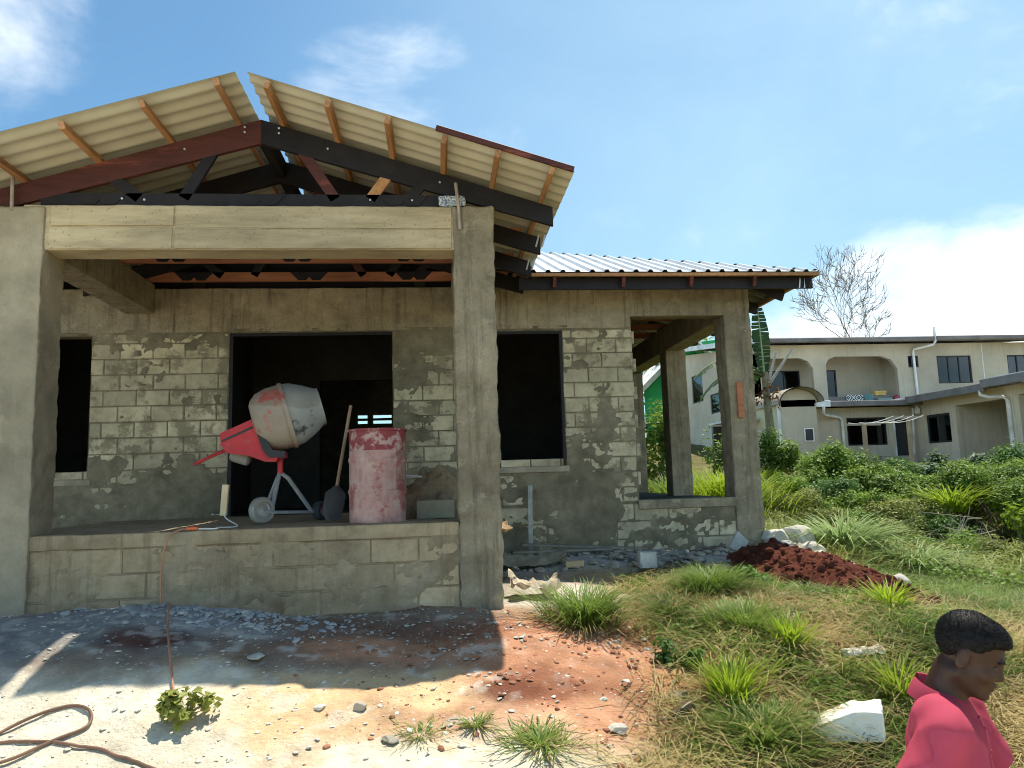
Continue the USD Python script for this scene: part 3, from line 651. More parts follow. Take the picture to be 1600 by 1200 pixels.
def glass_material():
    n = {"f": ("fresnel", {"IOR": 1.6}), "t": ("transparent_bsdf", {"color": (.30, .34, .36)}), "g": ("glossy_bsdf", {"color": (.9, .95, 1.0), "roughness": .03}), "m": ("mix_closure", {}), "ma": ("math", {"math_type": "multiply_add", "value2": .8, "value3": .01})}
    return usdkit.material(stage, LK("window_glass"), n, [("f.fac", "ma.value1"), ("ma.value", "m.fac"), ("t.BSDF", "m.closure1"), ("g.BSDF", "m.closure2")], surface="m.closure")
M["glass"] = glass_material()
N = thing("neighbour_house", "cream two storey house with arched balcony and dark gutter up the slope", "house", (17, 29, 1.4))
NY, NZ = 31.0, 1.2
up = rect(14.0, 27.2, NZ, 7.0)
up = up.difference(sg.Polygon([(14.25, 4.25), (16.32, 4.25), (16.32, 5.95), (16.10, 6.28), (15.75, 6.42), (14.25, 6.42)]))
up = up.difference(sg.Polygon([(16.92, 4.25), (20.22, 4.25), (20.22, 5.9), (19.95, 6.30), (19.5, 6.46), (17.35, 6.46), (17.05, 6.34), (16.92, 6.1)]))
wins = [(20.75, 21.24, 5.93, 6.45), (22.11, 23.74, 5.19, 6.43), (25.48, 26.9, 5.2, 6.42)]
for a, b, c, d in wins: up = up.difference(rect(a, b, c, d))
part(N, "upper_wall", extrude_xz(up, NY, NY + .2), M["stucco"])
for x in (24.3,): part(N, "control_joint", box(x - .02, x + .02, NY - .012, NY, 4.3, 6.98), M["white_paint"])
def window(house, x0, x1, z0, z1, y, panes=2, curtain=None):
    f = .05; ms = [box(x0, x1, y - .03, y + .06, z0, z0 + f), box(x0, x1, y - .03, y + .06, z1 - f, z1), box(x0, x0 + f, y - .03, y + .06, z0 + f, z1 - f), box(x1 - f, x1, y - .03, y + .06, z0 + f, z1 - f)]
    ws = (x1 - x0 - 2 * f) / panes
    for k in range(1, panes): ms.append(box(x0 + f + k * ws - .02, x0 + f + k * ws + .02, y - .025, y + .05, z0 + f, z1 - f))
    w = part(house, "window", ms, M["dark_frame"])
    for k in range(panes): part(w, "pane", box(x0 + f + k * ws + .021, x0 + f + (k + 1) * ws - .021, y + .01, y + .016, z0 + f, z1 - f), M["glass"])
    if curtain is not None:
        xs = np.linspace(x0 + (x1 - x0) * curtain[0], x0 + (x1 - x0) * curtain[1], 40)
        V = np.stack([np.stack([xs, y + .14 + .025 * np.sin(xs * 38), np.full_like(xs, z)], 1) for z in (z0 + .02, z1 - .02)], 1)
        part(w, "curtain", grid_mesh(V), M["curtain"], True)
window(N, *wins[0][:2], *wins[0][2:], NY + .06, 1)
window(N, *wins[1][:2], *wins[1][2:], NY + .06, 3, (.33, .72))
window(N, *wins[2][:2], *wins[2][2:], NY + .06, 3, (.1, .4))
# balcony recess: rear wall with two dark openings, end walls, floor, ceiling
bw = rect(14.2, 20.5, 4.2, 6.9)
for a, b in ((14.85, 16.35), (16.95, 18.08)): bw = bw.difference(rect(a, b, 4.4, 6.05))
part(N, "balcony_rear_wall", extrude_xz(bw, NY + 1.3, NY + 1.45), M["stucco"])
for a, b in ((14.85, 16.35), (16.95, 18.08)): window(N, a, b, 4.4, 6.05, NY + 1.35, 2)
part(N, "balcony_floor", box(14.2, 20.5, NY - 2.3, NY + 1.3, 4.10, 4.24), M["concrete_n"])
part(N, "balcony_ceiling", box(14.2, 20.5, NY + .2, NY + 1.3, 6.75, 6.9), M["stucco"])
part(N, "balcony_end_wall", box(20.35, 20.5, NY + .2, NY + 1.3, 4.24, 6.75), M["stucco"])
part(N, "balcony_end_wall", box(14.0, 14.2, NY + .2, NY + 1.45, 4.24, 6.75), M["stucco"])
part(N, "balcony_parapet", box(14.25, 16.3, NY + .02, NY + .12, 4.25, 4.75), M["dark_frame"])
part(N, "balcony_parapet", box(16.94, 20.2, NY + .02, NY + .12, 4.25, 4.70), M["dark_gutter"])
# shell
side = rect(31.2, 41.5, NZ, 8.2).intersection(sg.Polygon([(31, NZ), (42, NZ), (42, 8.35), (31, 6.95)]))
side = side.difference(rect(38.4, 40.1, 5.35, 6.86)).difference(rect(33.0, 37.4, 4.55, 5.55))
part(N, "side_wall", extrude_yz(side, 14.0, 14.18), M["stucco"])
for (a, b, c, d) in ((38.4, 40.1, 5.35, 6.86), (33.0, 37.4, 4.55, 5.55)):
    w = part(N, "window", [box(14.04, 14.10, a, b, c, c + .07), box(14.04, 14.10, a, b, d - .07, d), box(14.04, 14.1, a, a + .08, c, d), box(14.04, 14.1, b - .08, b, c, d)], M["dark_frame"])
    part(w, "pane", box(14.06, 14.066, a, b, c, d), M["glass"])
part(N, "rear_wall", box(14, 27.2, 41.3, 41.5, NZ, 8.1), M["stucco"]); part(N, "end_wall", extrude_yz(sg.Polygon([(31.2, NZ), (41.3, NZ), (41.3, 8.2), (31.2, 6.95)]), 27.2, 27.4), M["stucco"])
part(N, "floor", box(14.2, 27.2, 32.5, 41.3, 4.15, 4.3), M["concrete_n"])
part(N, "partition_wall", box(14.2, 27.2, 35, 35.15, NZ, 7.4), M["stucco"])
rs = np.array([[13.6, 30.4], [27.9, 42.2]])
zr = lambda y: 7.13 + (y - 30.4) * .13
part(N, "roof", grid_mesh(np.array([[(13.55, 30.4, 7.2), (13.55, 42.2, zr(42.2) + .07)], [(27.9, 30.4, 7.2), (27.9, 42.2, zr(42.2) + .07)]], float)), M["grey_roof"])
part(N, "roof_soffit", grid_mesh(np.array([[(13.55, 30.5, 7.04), (27.9, 30.5, 7.04)], [(13.55, 42.2, zr(42.2)), (27.9, 42.2, zr(42.2))]], float)), M["stucco"])
part(N, "gutter", [box(13.5, 21.6, 30.22, 30.48, 7.0, 7.19, .03), box(21.66, 27.9, 30.22, 30.48, 7.02, 7.21, .03)], M["dark_gutter"])
part(N, "gable_gutter", bar((13.52, 30.45, 7.13), (13.52, 42.2, zr(42.2)), .12, .24, (0, 0, 1)), M["white_paint"])
part(N, "downpipe", tube([(21.63, 30.3, 7.6), (21.63, 30.3, 6.95), (21.6, 30.4, 6.85), (21.0, 30.9, 6.72), (20.98, 30.92, 6.6), (21.0, 30.9, 4.4)], .055, 8), M["white_paint"], 40)
# lower storey: front wall, lean-to roof with its gutter
lo = rect(14.0, 19.16, NZ, 4.0).difference(rect(16.28, 17.96, 2.47, 3.59)).difference(rect(18.31, 19.0, 1.3, 3.5))
part(N, "lower_wall", extrude_xz(lo, 28.6, 28.8), M["stucco"])
window(N, 16.28, 17.96, 2.47, 3.59, 28.66, 2)
part(N, "door", box(18.31, 19.0, 28.75, 28.8, 1.3, 3.5), M["dark_frame"])
part(N, "door_frame", [box(18.25, 18.31, 28.57, 28.7, 1.3, 3.55)], M["white_paint"])
part(N, "lean_to_roof", [box(14.7, 19.6, 28.05, 30.98, 4.12, 4.17)], M["grey_roof"])
part(N, "lean_to_gutter", [box(15.3, 19.3, 27.93, 28.1, 4.0, 4.22, .02)], M["dark_gutter"])
part(N, "white_fascia", [box(14.72, 15.3, 27.9, 28.12, 4.0, 4.26, .01)], M["white_paint"])
part(N, "downpipe", tube([(15.0, 27.9, 4.0), (15.0, 27.95, 3.8), (15.15, 28.2, 3.72), (15.95, 28.5, 3.62), (16.05, 28.52, 3.5), (16.08, 28.52, 1.3)], .06, 8), M["white_paint"], 40)
part(N, "downpipe", tube([(18.95, 28.3, 3.9), (18.95, 28.54, 1.3)], .04, 8), M["white_paint"], 40)
lamp = part(N, "wall_lamp", [revolve([(0, 0), (0, .05), (.1, .06), (.12, .11), (.3, .10), (.34, .05), (.34, 0)], (19.0, 28.1, 3.98), (0, 0, -1), 16)], M["white_paint"], 30)
wg = rect(18.0, 28.6, NZ, 4.2).difference(rect(26.45, 27.85, 2.45, 3.56)).difference(rect(23.6, 26.1, 1.0, 3.78)).difference(rect(20.5, 23.0, 1.0, 3.85))
part(N, "carport_wall", extrude_yz(wg, 19.16, 19.36), M["stucco"])
w = part(N, "window", [box(19.2, 19.26, 26.45, 27.85, 2.45, 2.52), box(19.2, 19.26, 26.45, 27.85, 3.49, 3.56), box(19.2, 19.26, 26.45, 26.53, 2.52, 3.49), box(19.2, 19.26, 27.77, 27.85, 2.52, 3.49)], M["dark_frame"])
part(w, "pane", box(19.22, 19.226, 26.45, 27.85, 2.45, 3.56), M["glass"])
part(N, "carport_rear_wall", [box(22.6, 22.75, 18, 31, NZ, 4.2), box(19.36, 22.6, 26.12, 26.27, NZ, 4.2), box(19.36, 22.6, 18, 18.15, NZ, 4.2)], M["stucco"])
part(N, "carport_roof", [box(18.55, 23.4, 23.6, 30.98, 4.27, 4.33), box(18.4, 23.4, 17.6, 23.58, 4.40, 4.47)], M["grey_roof"])
part(N, "carport_gutter", [box(18.45, 18.6, 23.65, 28.0, 4.05, 4.34, .02)], M["dark_gutter"])
part(N, "carport_gutter", [box(18.28, 18.45, 17.6, 23.6, 4.14, 4.44, .02)], M["dark_gutter"])
part(N, "downpipe", tube([(18.5, 23.9, 4.1), (18.5, 23.9, 3.95), (18.7, 23.75, 3.86), (19.0, 23.5, 3.84), (19.1, 23.4, 3.7), (19.1, 23.38, 1.0)], .06, 8), M["white_paint"], 40)
# little block with the curved roof
part(N, "stair_block", [box(12.55, 13.95, 26.5, 30.9, NZ - .4, 4.15)], M["stucco"])
part(N, "stair_block_side", [box(12.53, 12.549, 26.5, 30.9, NZ - .4, 4.1)], M["stucco_s"])
part(N, "corner_pipe", tube([(13.42 - .95, 26.45, 4.1), (12.47, 26.45, NZ - .3)], .06, 8), M["white_paint"])
ang = np.linspace(math.pi * 1.02, math.pi * .02, 18)
def vault(r): return np.stack([np.stack([13.25 + (r + .02) * np.cos(a) * 1.02 * np.ones(2), np.array([26.15, 31.0]), (4.02 + r * .72 * math.sin(a)) * np.ones(2)], 1) for a in ang])
va, vb = grid_mesh(vault(.83)), grid_mesh(vault(.78))
part(N, "curved_roof", [va, trimesh.Trimesh(vb.vertices, vb.faces[:, ::-1])], M["concrete_n"], 40)
part(N, "arched_gable", extrude_xz(sg.Polygon([(13.25 + .76 * math.cos(a), 4.02 + .54 * math.sin(a)) for a in np.linspace(0, math.pi, 18)]).union(rect(12.6, 13.9, 3.9, 4.05)), 26.5, 26.6), M["stucco"])
wb = part(N, "window", [box(13.40, 13.78, 26.46, 26.5, 2.6, 2.64), box(13.40, 13.78, 26.46, 26.5, 3.06, 3.1), box(13.40, 13.44, 26.46, 26.5, 2.64, 3.06), box(13.74, 13.78, 26.46, 26.5, 2.64, 3.06)], M["white_paint"])
part(wb, "pane", box(13.44, 13.74, 26.485, 26.495, 2.64, 3.06), M["dark_frame"])
part(N, "side_shelter", [box(11.4, 12.5, 28.2, 30.8, 3.55, 3.62)], M["grey_roof"]); part(N, "side_shelter_wall", [box(11.5, 12.5, 30.6, 30.8, 1.5, 3.5)], M["dark_frame"])
part(N, "downpipe", tube([(12.0, 28.15, 3.6), (12.05, 28.1, 3.3), (12.2, 28.1, 3.15), (12.5, 28.1, 3.1)], .05, 8), M["white_paint"])

# things on the balcony and in the yard
def cloth(name, label, cat, x0, x1, z0, z1, y, mat, sag=.03, tilt=0.0):
    xs, zs = np.linspace(x0, x1, 26), np.linspace(0, 1, 14); V = np.zeros((26, 14, 3))
    for j, t in enumerate(zs): V[:, j] = np.stack([xs, y - .03 - sag * np.sin((xs - x0) * 7 + t) * t - .01 * t, z1 - (z1 - z0) * t + tilt * (xs - x0)], 1)
    a = grid_mesh(V); b = grid_mesh(V + np.array([0, .02, 0]))
    return solo(name, label, cat, [a, trimesh.Trimesh(b.vertices, b.faces[:, ::-1])], mat, True)
def diamond(name, c1, c2, s, w=.5):
    n = {"g": ("geometry", {}), "s": ("separate_xyz", {}), "a": ("math", {"math_type": "multiply", "value2": s}), "b": ("math", {"math_type": "multiply", "value2": s}),
         "pa": ("math", {"math_type": "pingpong", "value2": 1.0}), "pb": ("math", {"math_type": "pingpong", "value2": 1.0}), "ad": ("math", {"math_type": "add"}), "m3": ("math", {"math_type": "multiply", "value2": 2.0}), "pp": ("math", {"math_type": "pingpong", "value2": .5}),
         "gt": ("math", {"math_type": "greater_than", "value2": w * .5}), "x": ("mix", {"color1": c1, "color2": c2}), "p": ("principled_bsdf", {"roughness": .95, "specular_ior_level": .1})}
    L = [("g.position", "s.vector"), ("s.x", "a.value1"), ("s.z", "b.value1"), ("a.value", "pa.value1"), ("b.value", "pb.value1"), ("pa.value", "ad.value1"), ("pb.value", "ad.value2"), ("ad.value", "m3.value1"), ("m3.value", "pp.value1"), ("pp.value", "gt.value1"), ("gt.value", "x.fac"), ("x.color", "p.base_color")]
    return usdkit.material(stage, LK(name), n, L, surface="p.BSDF")
cloth("rug", "pink and red diamond patterned rug hung over the balcony edge", "rug", 14.02, 15.1, 4.05, 4.80, NY - .05, diamond("pink_diamond_weave", (.58, .33, .27), (.30, .08, .07), 3.2, .45))
cloth("rug", "black and white zigzag rug hung over the balcony rail", "rug", 17.72, 18.5, 4.28, 4.76, NY, diamond("black_white_weave", (.70, .69, .62), (.04, .04, .04), 4.1, .5))
cloth("towel", "teal cloth hung on the balcony rail beside the zigzag rug", "towel", 18.55, 18.98, 4.38, 4.78, NY, plain("teal_cloth", (.14, .25, .24), rough=.95))
solo("cushion", "grey green cushion leaning on the balcony rail", "cushion", rough_box(19.05, 19.75, NY - .25, NY - .08, 4.27, 4.62, r=.06, step=.08, amp=.02), plain("grey_green_cloth", (.22, .26, .22), rough=.95), 40)
solo("box", "yellow and white box standing on the balcony rail", "box", [box(19.1, 19.6, NY + .02, NY + .3, 4.72, 4.82, .01), box(19.1, 19.62, NY + .0, NY + .32, 4.822, 4.92, .01)], plain("yellow_card", (.62, .42, .12), rough=.8))
solo("bag", "small red bag at the right end of the balcony", "bag", rock((19.98, NY - .1, 4.55), .17, 5, 1.1, 2, .2), plain("red_cloth", (.45, .07, .08), rough=.9), True)
solo("sheet_offcut", "white roofing offcut lying on the lean-to roof left of the zigzag rug", "roofing offcut", bar((16.5, 28.7, 4.20), (17.6, 29.2, 4.24), .8, .03), M["white_paint"])
solo("sheet_offcut", "white roofing offcut lying on the lean-to roof near the red bag", "roofing offcut", bar((19.2, 28.9, 4.21), (20.2, 29.6, 4.40), .5, .03), M["white_paint"])
trough = sg.Polygon([(17.0, 1.75), (18.6, 1.98), (18.5, 1.45), (17.1, 1.40)])
tr = thing("wash_trough", "concrete wash trough under the lower window behind the clothesline", "trough", (17.8, 27.7, 1.3))
part(tr, "basin", rough_box(16.95, 18.4, 27.4, 28.1, 1.62, 2.0, r=.05, step=.1, amp=.02), M["concrete_n"], 40)
part(tr, "support", [box(17.2, 17.35, 27.5, 28.0, 1.2, 1.65), box(18.0, 18.15, 27.5, 28.0, 1.2, 1.65)], M["concrete_n"])
M["post_wood"] = plain("weathered_post", (.33, .25, .155), rough=.8)
cl = thing("clothesline", "timber post clothesline with crossbars and sagging white wires", "clothesline", (13.9, 22, 1.3))
for (x, y, zt) in ((13.08, 22.0, 2.92), (15.6, 23.6, 3.22)):
    part(cl, "post", bar((x, y, gz(x, y) - .2), (x, y, zt), .11, .11, (1, 0, 0), .01), M["post_wood"])
    part(cl, "crossbar", bar((x - .55, y, zt), (x + .6, y + .1, zt), .06, .07, (0, 0, 1)), M["concrete_n"])
for q in (-.5, -.15, .2, .55):
    p0, p1 = np.array([13.08 + q, 22.0, 2.97]), np.array([15.6 + q, 23.6, 3.27]); t = np.linspace(0, 1, 14)[:, None]
    part(cl, "line", tube(p0 + (p1 - p0) * t - np.array([0, 0, .10]) * 4 * t * (1 - t), .011, 5), M["white_paint"])
# green house behind the veranda and its blue-green lean-to
G = thing("green_house", "bright green walled house with a cream sloping roof edge seen through the veranda", "house", (13.4, 46, 3.4))
M["green_wall"] = plain("bright_green_paint", (.03, .36, .10), rough=.8, var=.1, scale=2); M["teal_wall"] = plain("teal_paint", (.05, .42, .30), rough=.8)
part(G, "wall", extrude_xz(sg.Polygon([(12.6, 3.0), (18.5, 3.0), (18.5, 9.9), (15.6, 9.6), (12.6, 6.65)]), 44.6, 44.8), M["green_wall"])
part(G, "roof", [bar((11.9, 46.5, 6.35), (15.6, 46.5, 9.9), 5.0, .1, (-.7, 0, .7)), bar((15.6, 46.5, 9.9), (19.4, 46.5, 6.4), 5.0, .1, (.7, 0, .7))], M["white_paint"])
part(G, "fascia", [bar((11.9, 43.97, 6.30), (15.6, 43.97, 9.8), .06, .28, (-.7, 0, .7))], plain("cream_fascia", (.52, .50, .36), rough=.7))
part(G, "lean_to", [box(11.6, 12.5, 44.9, 46, 3.0, 5.9)], M["teal_wall"])
part(G, "railing", [box(11.6, 12.5, 44.3, 44.34, 5.05, 5.1)] + [box(x, x + .04, 44.3, 44.34, 4.4, 5.05) for x in np.arange(11.62, 12.5, .14)], M["dark_frame"])
# ---------------------------------------------------------------- vegetation
rv = np.random.default_rng(77)
GR = {"banana": foliage("banana_leaf", [(0, (.015, .04, .012)), (1, (.06, .115, .03))], trans=.3),
      "deep": foliage("deep_green_leaves", [(0, (.045, .10, .018)), (.45, (.11, .21, .035)), (1, (.24, .36, .075))]),
      "mid": foliage("mid_green_leaves", [(0, (.08, .14, .02)), (.5, (.25, .37, .045)), (1, (.50, .60, .11))]),
      "lime": foliage("lime_grass_blades", [(0, (.14, .20, .015)), (.5, (.32, .43, .03)), (1, (.52, .60, .07))], trans=.45),
      "grass": foliage("green_grass_blades", [(0, (.08, .13, .02)), (.45, (.19, .28, .045)), (.8, (.33, .42, .08)), (1, (.52, .49, .17))], trans=.4),
      "pale": foliage("pale_striped_blades", [(0, (.14, .22, .06)), (.5, (.38, .48, .19)), (1, (.74, .76, .52))], trans=.35, rough=.6),
      "straw": foliage("dry_straw", [(0, (.28, .21, .08)), (.5, (.54, .44, .20)), (1, (.76, .67, .38))], trans=.3, rough=.7),
      "mixed": foliage("half_dry_weeds", [(0, (.13, .15, .035)), (.4, (.28, .31, .07)), (.7, (.44, .42, .13)), (1, (.60, .52, .22))], trans=.3),
      "white": foliage("variegated_leaves", [(0, (.08, .14, .06)), (.6, (.2, .26, .14)), (.8, (.5, .53, .42)), (1, (.65, .66, .58))], trans=.3),
      "dead": foliage("brown_dead_leaves", [(0, (.10, .045, .02)), (1, (.34, .19, .09))], trans=.2)}
M["bark"] = plain("grey_brown_bark", (.20, .165, .125), rough=.9, var=.35); M["deadwood"] = plain("bleached_dead_branch", (.38, .34, .28), rough=.9, var=.3)

def shrub(name, label, cat, c, rx, ry, h, n, leaf, mat, seed, nb=9, group=None, aspect=.55, low=.05):
    """a bush: stems and leaf clumps spread through uneven lobes"""
    r = np.random.default_rng(seed); z0 = gz(c[0], c[1]) - .03
    t = thing(name, label, cat, (c[0], c[1], z0), group)
    B = []
    for k in range(nb):
        a = r.uniform(0, 6.28); q = r.uniform(.15, .8) ** .7; hz = r.uniform(low + .15, .82) * h
        sh = 1 - .55 * max(0, hz / h - .45)
        B.append((c[0] + rx * q * math.cos(a) * sh, c[1] + ry * q * math.sin(a) * sh, z0 + hz, r.uniform(.28, .5) * min(rx, ry) , r.uniform(.22, .34) * h))
    ms = []
    for bx, by, bz, br, bh in B:
        k = n // nb; d = r.normal(size=(k, 3)); d /= np.linalg.norm(d, axis=1, keepdims=True)
        q = r.uniform(0, 1, k) ** .45 * (1 + .35 * (meshkit.fbm(d * 2.5 + bx, 3, seed) - .5) * 2)
        P = np.array([bx, by, bz]) + d * q[:, None] * np.array([br, br, bh])
        P = P[P[:, 2] > z0 + .02 * h]; dd = (P - np.array([bx, by, bz])); 
        Nn = dd / (np.linalg.norm(dd, axis=1, keepdims=True) + 1e-9) + np.array([0, 0, .7])
        ms.append(leaves(P, Nn, leaf, r, aspect))
    st = []
    for bx, by, bz, br, bh in B[: max(3, nb // 2)]:
        st.append(tube(spline([(c[0] + r.uniform(-.1, .1) * rx, c[1] + r.uniform(-.1, .1) * ry, z0 - .05), ((c[0] + bx) / 2 + r.uniform(-.05, .05), (c[1] + by) / 2, (z0 + bz) / 2), (bx, by, bz)], 8), np.linspace(.03, .008, 8) * (h ** .5), 5))
    part(t, "stem", st, M["bark"])
    part(t, "foliage", ms, GR[mat])
    return t

def clump(name, label, cat, c, rad, h, n, w, mat, seed, group=None, lean=.5, bend=.5, dry=.0, z=None):
    """a tuft of grass blades springing from one crown"""
    r = np.random.default_rng(seed); a = r.uniform(0, 6.28, n); q = np.abs(r.normal(0, .42, n)) * rad
    P = np.stack([c[0] + q * np.cos(a), c[1] + q * np.sin(a), 0 * a], 1); P[:, 2] = terrain(P[:, 0], P[:, 1]) - .01 if z is None else z
    az = a + r.normal(0, .7, n); hh = h * r.uniform(.5, 1.1, n)
    m = blades(P, hh, w * r.uniform(.6, 1.3, n), az, lean * r.uniform(.2, 1.3, n) + .35 * q / rad, bend * r.uniform(.3, 1.3, n), 4)
    t = thing(name, label, cat, (c[0], c[1], gz(c[0], c[1])), group)
    part(t, "blades", m, GR[mat])
    if dry:
        k = int(n * dry); a = r.uniform(0, 6.28, k); q = np.abs(r.normal(0, .55, k)) * rad
        P = np.stack([c[0] + q * np.cos(a), c[1] + q * np.sin(a), 0 * a], 1); P[:, 2] = terrain(P[:, 0], P[:, 1]) - .005
        part(t, "dry_blades", blades(P, h * r.uniform(.3, .75, k), w * .8, a, .9 * r.uniform(.4, 1.4, k), .9, 3), GR["straw"])
    return t

# grass tufts one can tell apart
clump("grass_tuft", "large dark green grass tuft beside the porch corner column", "grass tuft", gp(915, 975), .34, .44, 900, .0045, "grass", 1, lean=.55, bend=.6, dry=.25)
clump("lime_grass_tuft", "biggest lime green grass tuft, left of centre on the straw slope", "grass tuft", gp(1145, 1100), .17, .36, 420, .005, "lime", 2, lean=.38, bend=.3, dry=.25)
clump("lime_grass_tuft", "lime green grass tuft just below the green weeds beside the soil heap", "grass tuft", gp(1236, 1012), .15, .30, 260, .005, "lime", 3, lean=.4, bend=.35, dry=.3)
clump("lime_grass_tuft", "lime green grass tuft directly left of the man's collar", "grass tuft", gp(1405, 1090), .18, .34, 330, .005, "lime", 4, lean=.5, bend=.4, dry=.3)
clump("lime_grass_tuft", "small lime green tuft in front of the white rock at the heap's end", "grass tuft", gp(1392, 955), .14, .34, 200, .006, "lime", 5, lean=.45, bend=.35, dry=.2)
clump("grass_tuft", "bushy green grass tuft at the foot of the soil heap near the half block", "grass tuft", gp(1110, 925), .42, .34, 900, .0045, "grass", 6, lean=.6, bend=.6, dry=.25)
clump("grass_tuft", "broad green grass tuft at the bottom edge left of the white foam block", "grass tuft", gp(1190, 1165), .42, .27, 1300, .004, "grass", 7, lean=.6, bend=.5, dry=.2)
clump("grass_tuft", "mid green grass tuft between the soil heap and the lime tufts", "grass tuft", gp(1165, 985), .34, .30, 600, .0045, "grass", 8, lean=.5, bend=.5, dry=.3)
clump("grass_tuft", "low green tuft on the path edge right of the red bank", "grass tuft", gp(1050, 965), .3, .22, 520, .004, "grass", 9, lean=.7, bend=.6, dry=.35)
clump("grass_tuft", "thin weedy tuft on the red bank's foot at the bottom edge", "grass tuft", gp(845, 1165), .24, .13, 240, .0045, "grass", 10, lean=.8, bend=.7, dry=.5)
clump("grass_tuft", "sparse small tuft on the pale rubble near the bottom centre", "grass tuft", gp(655, 1150), .22, .07, 150, .003, "grass", 11, lean=.9, bend=.6, dry=.4)
clump("grass_tuft", "little tuft under the dark red hollow of the bank", "grass tuft", gp(745, 1135), .08, .10, 80, .004, "grass", 19, lean=.7, bend=.6, dry=.3)
clump("striped_grass_clump", "big fountain of pale striped grass beside the rock pile", "grass clump", (5.35, 9.75), .36, .78, 420, .011, "pale", 12, lean=.75, bend=.75)
clump("striped_grass_clump", "smaller pale striped grass clump sprawling to the right of the fountain", "grass clump", (5.85, 8.95), .34, .52, 260, .010, "pale", 13, lean=1.0, bend=.9)
clump("yellow_grass_clump", "yellow green arching grass clump over the dark hollow of the thicket", "grass clump", (at(1478, 740, 13.9)[0], 13.9), .4, .85, 260, .013, "lime", 14, lean=.6, bend=.7, z=at(1478, 800, 13.9)[2])
clump("tall_grass_clump", "tall bright grass seen through the veranda beyond its middle column", "grass clump", (5.9, 15.2), 1.2, 1.15, 1300, .011, "lime", 15, lean=.45, bend=.5)
clump("tall_grass_clump", "tall grass seen through the narrow left gap of the veranda", "grass clump", (5.2, 16.8), .8, 1.0, 700, .011, "grass", 16, lean=.45, bend=.5)

# shrubs and the thicket below the neighbour's yard
shrub("shrub", "leafy shrub seen through the left gap of the veranda", "shrub", (5.6, 18.8), .85, .8, 2.3, 3600, .12, "mid", 21, 12)
shrub("young_tree", "thin young tree with pale upright shoots seen through the veranda", "young tree", (7.0, 18.0), .5, .5, 2.2, 520, .13, "mid", 22, 8)
def row(name, label, px, top, Y, rx, ry, n, leaf, mat, seed, nb, low=.05, cat="shrub"):
    rx, ry, n, nb, top = rx * 1.28, ry * 1.15, int(n * 1.5), nb + 4, top - 9
    c = at(px, 740, Y); h = (at(px, top, Y)[2] - gz(c[0], c[1])) / 1.02
    shrub(name, label, cat, (c[0], c[1]), rx, ry, h, n, leaf, mat, seed, nb, low=low)
row("shrub", "small round shrub between the veranda column and the curved-roof block", 1214, 682, 20.0, .5, .5, 2400, .10, "mid", 23, 9)
row("shrub", "large rounded vine-covered shrub in front of the curved-roof block", 1300, 698, 17.4, .78, .8, 7000, .09, "mid", 24, 16)
row("thicket_shrub", "dense dark green shrub below the clothesline's left post", 1372, 728, 17.4, .95, .8, 6000, .09, "mid", 25, 14)
row("thicket_shrub", "bright leafy shrub under the clothesline's right post", 1425, 722, 18.0, .9, .8, 4500, .095, "deep", 26, 13)
row("thicket_shrub", "green shrub left of the variegated bush", 1432, 745, 15.6, .8, .7, 4500, .08, "mid", 27, 12)
row("variegated_bush", "bush of white splashed leaves in front of the carport", 1495, 713, 16.4, .55, .5, 1500, .14, "white", 28, 8, cat="bush")
row("thicket_shrub", "tall mass of small leaved shrub overhanging the dark hollow at right", 1548, 728, 14.4, 1.05, .9, 12000, .07, "mid", 29, 20, low=.52)
row("thicket_shrub", "feathery green shrub at the right edge below the carport", 1600, 700, 15.4, .9, .8, 7000, .08, "deep", 30, 16)
row("thicket_shrub", "dull green shrub left of the dead branches", 1402, 778, 13.9, .85, .7, 6000, .06, "mixed", 31, 14)
row("thicket_shrub", "bright shrub behind the pale grass fountain", 1330, 772, 14.6, .75, .7, 4600, .075, "mid", 32, 12)
row("thicket_shrub", "low dark bush between the dead branches and the hollow", 1462, 808, 13.4, .5, .5, 2600, .06, "deep", 33, 10)
row("shrub", "low weedy bush on the dry bank by the house's corner", 1232, 770, 14.6, .6, .6, 2600, .06, "mixed", 34, 10)
row("yellow_leaved_shrub", "small yellow leaved shrub at the right edge beside the hollow", 1592, 790, 11.4, .3, .3, 300, .10, "lime", 35, 4, low=.4)
row("thicket_shrub", "low spreading bright shrub in front of the small round shrub", 1245, 738, 16.6, .6, .6, 2600, .075, "mid", 46, 10)
row("thicket_shrub", "dark leafy shrub right of the pale striped grass", 1410, 850, 10.6, .6, .5, 3600, .055, "mixed", 47, 12)
row("thicket_shrub", "big bright shrub filling the slope between the rounded shrub and the variegated bush", 1390, 738, 16.4, 1.1, .8, 7500, .09, "mid", 51, 16)
row("thicket_shrub", "mid green shrub beneath the variegated bush", 1478, 752, 15.2, .8, .7, 5000, .08, "mid", 52, 13)
row("thicket_shrub", "leafy shrub in front of the rounded shrub's left foot", 1285, 752, 15.8, .7, .6, 4200, .075, "deep", 53, 12)
row("thicket_shrub", "shrub spilling down beside the dead branches", 1362, 800, 13.4, .8, .6, 5200, .06, "mid", 54, 13)
row("thicket_shrub", "tall shrub cut by the picture's right edge above the hollow", 1612, 740, 13.2, .7, .7, 5200, .07, "mid", 55, 13, low=.4)
row("thicket_shrub", "weedy shrub on the dry bank left of the bright shrubs", 1262, 800, 13.6, .7, .6, 4200, .055, "mixed", 56, 12)
row("thicket_shrub", "low green growth at the lip of the hollow", 1530, 868, 11.6, 1.0, .5, 4800, .05, "mid", 57, 13)
row("thicket_shrub", "low half-dry growth right of the striped grass", 1460, 890, 9.9, .8, .5, 4200, .045, "mixed", 58, 12)
row("thicket_shrub", "rank green growth on the slope right of the striped grass", 1420, 838, 11.6, .9, .6, 5200, .055, "mid", 61, 13)
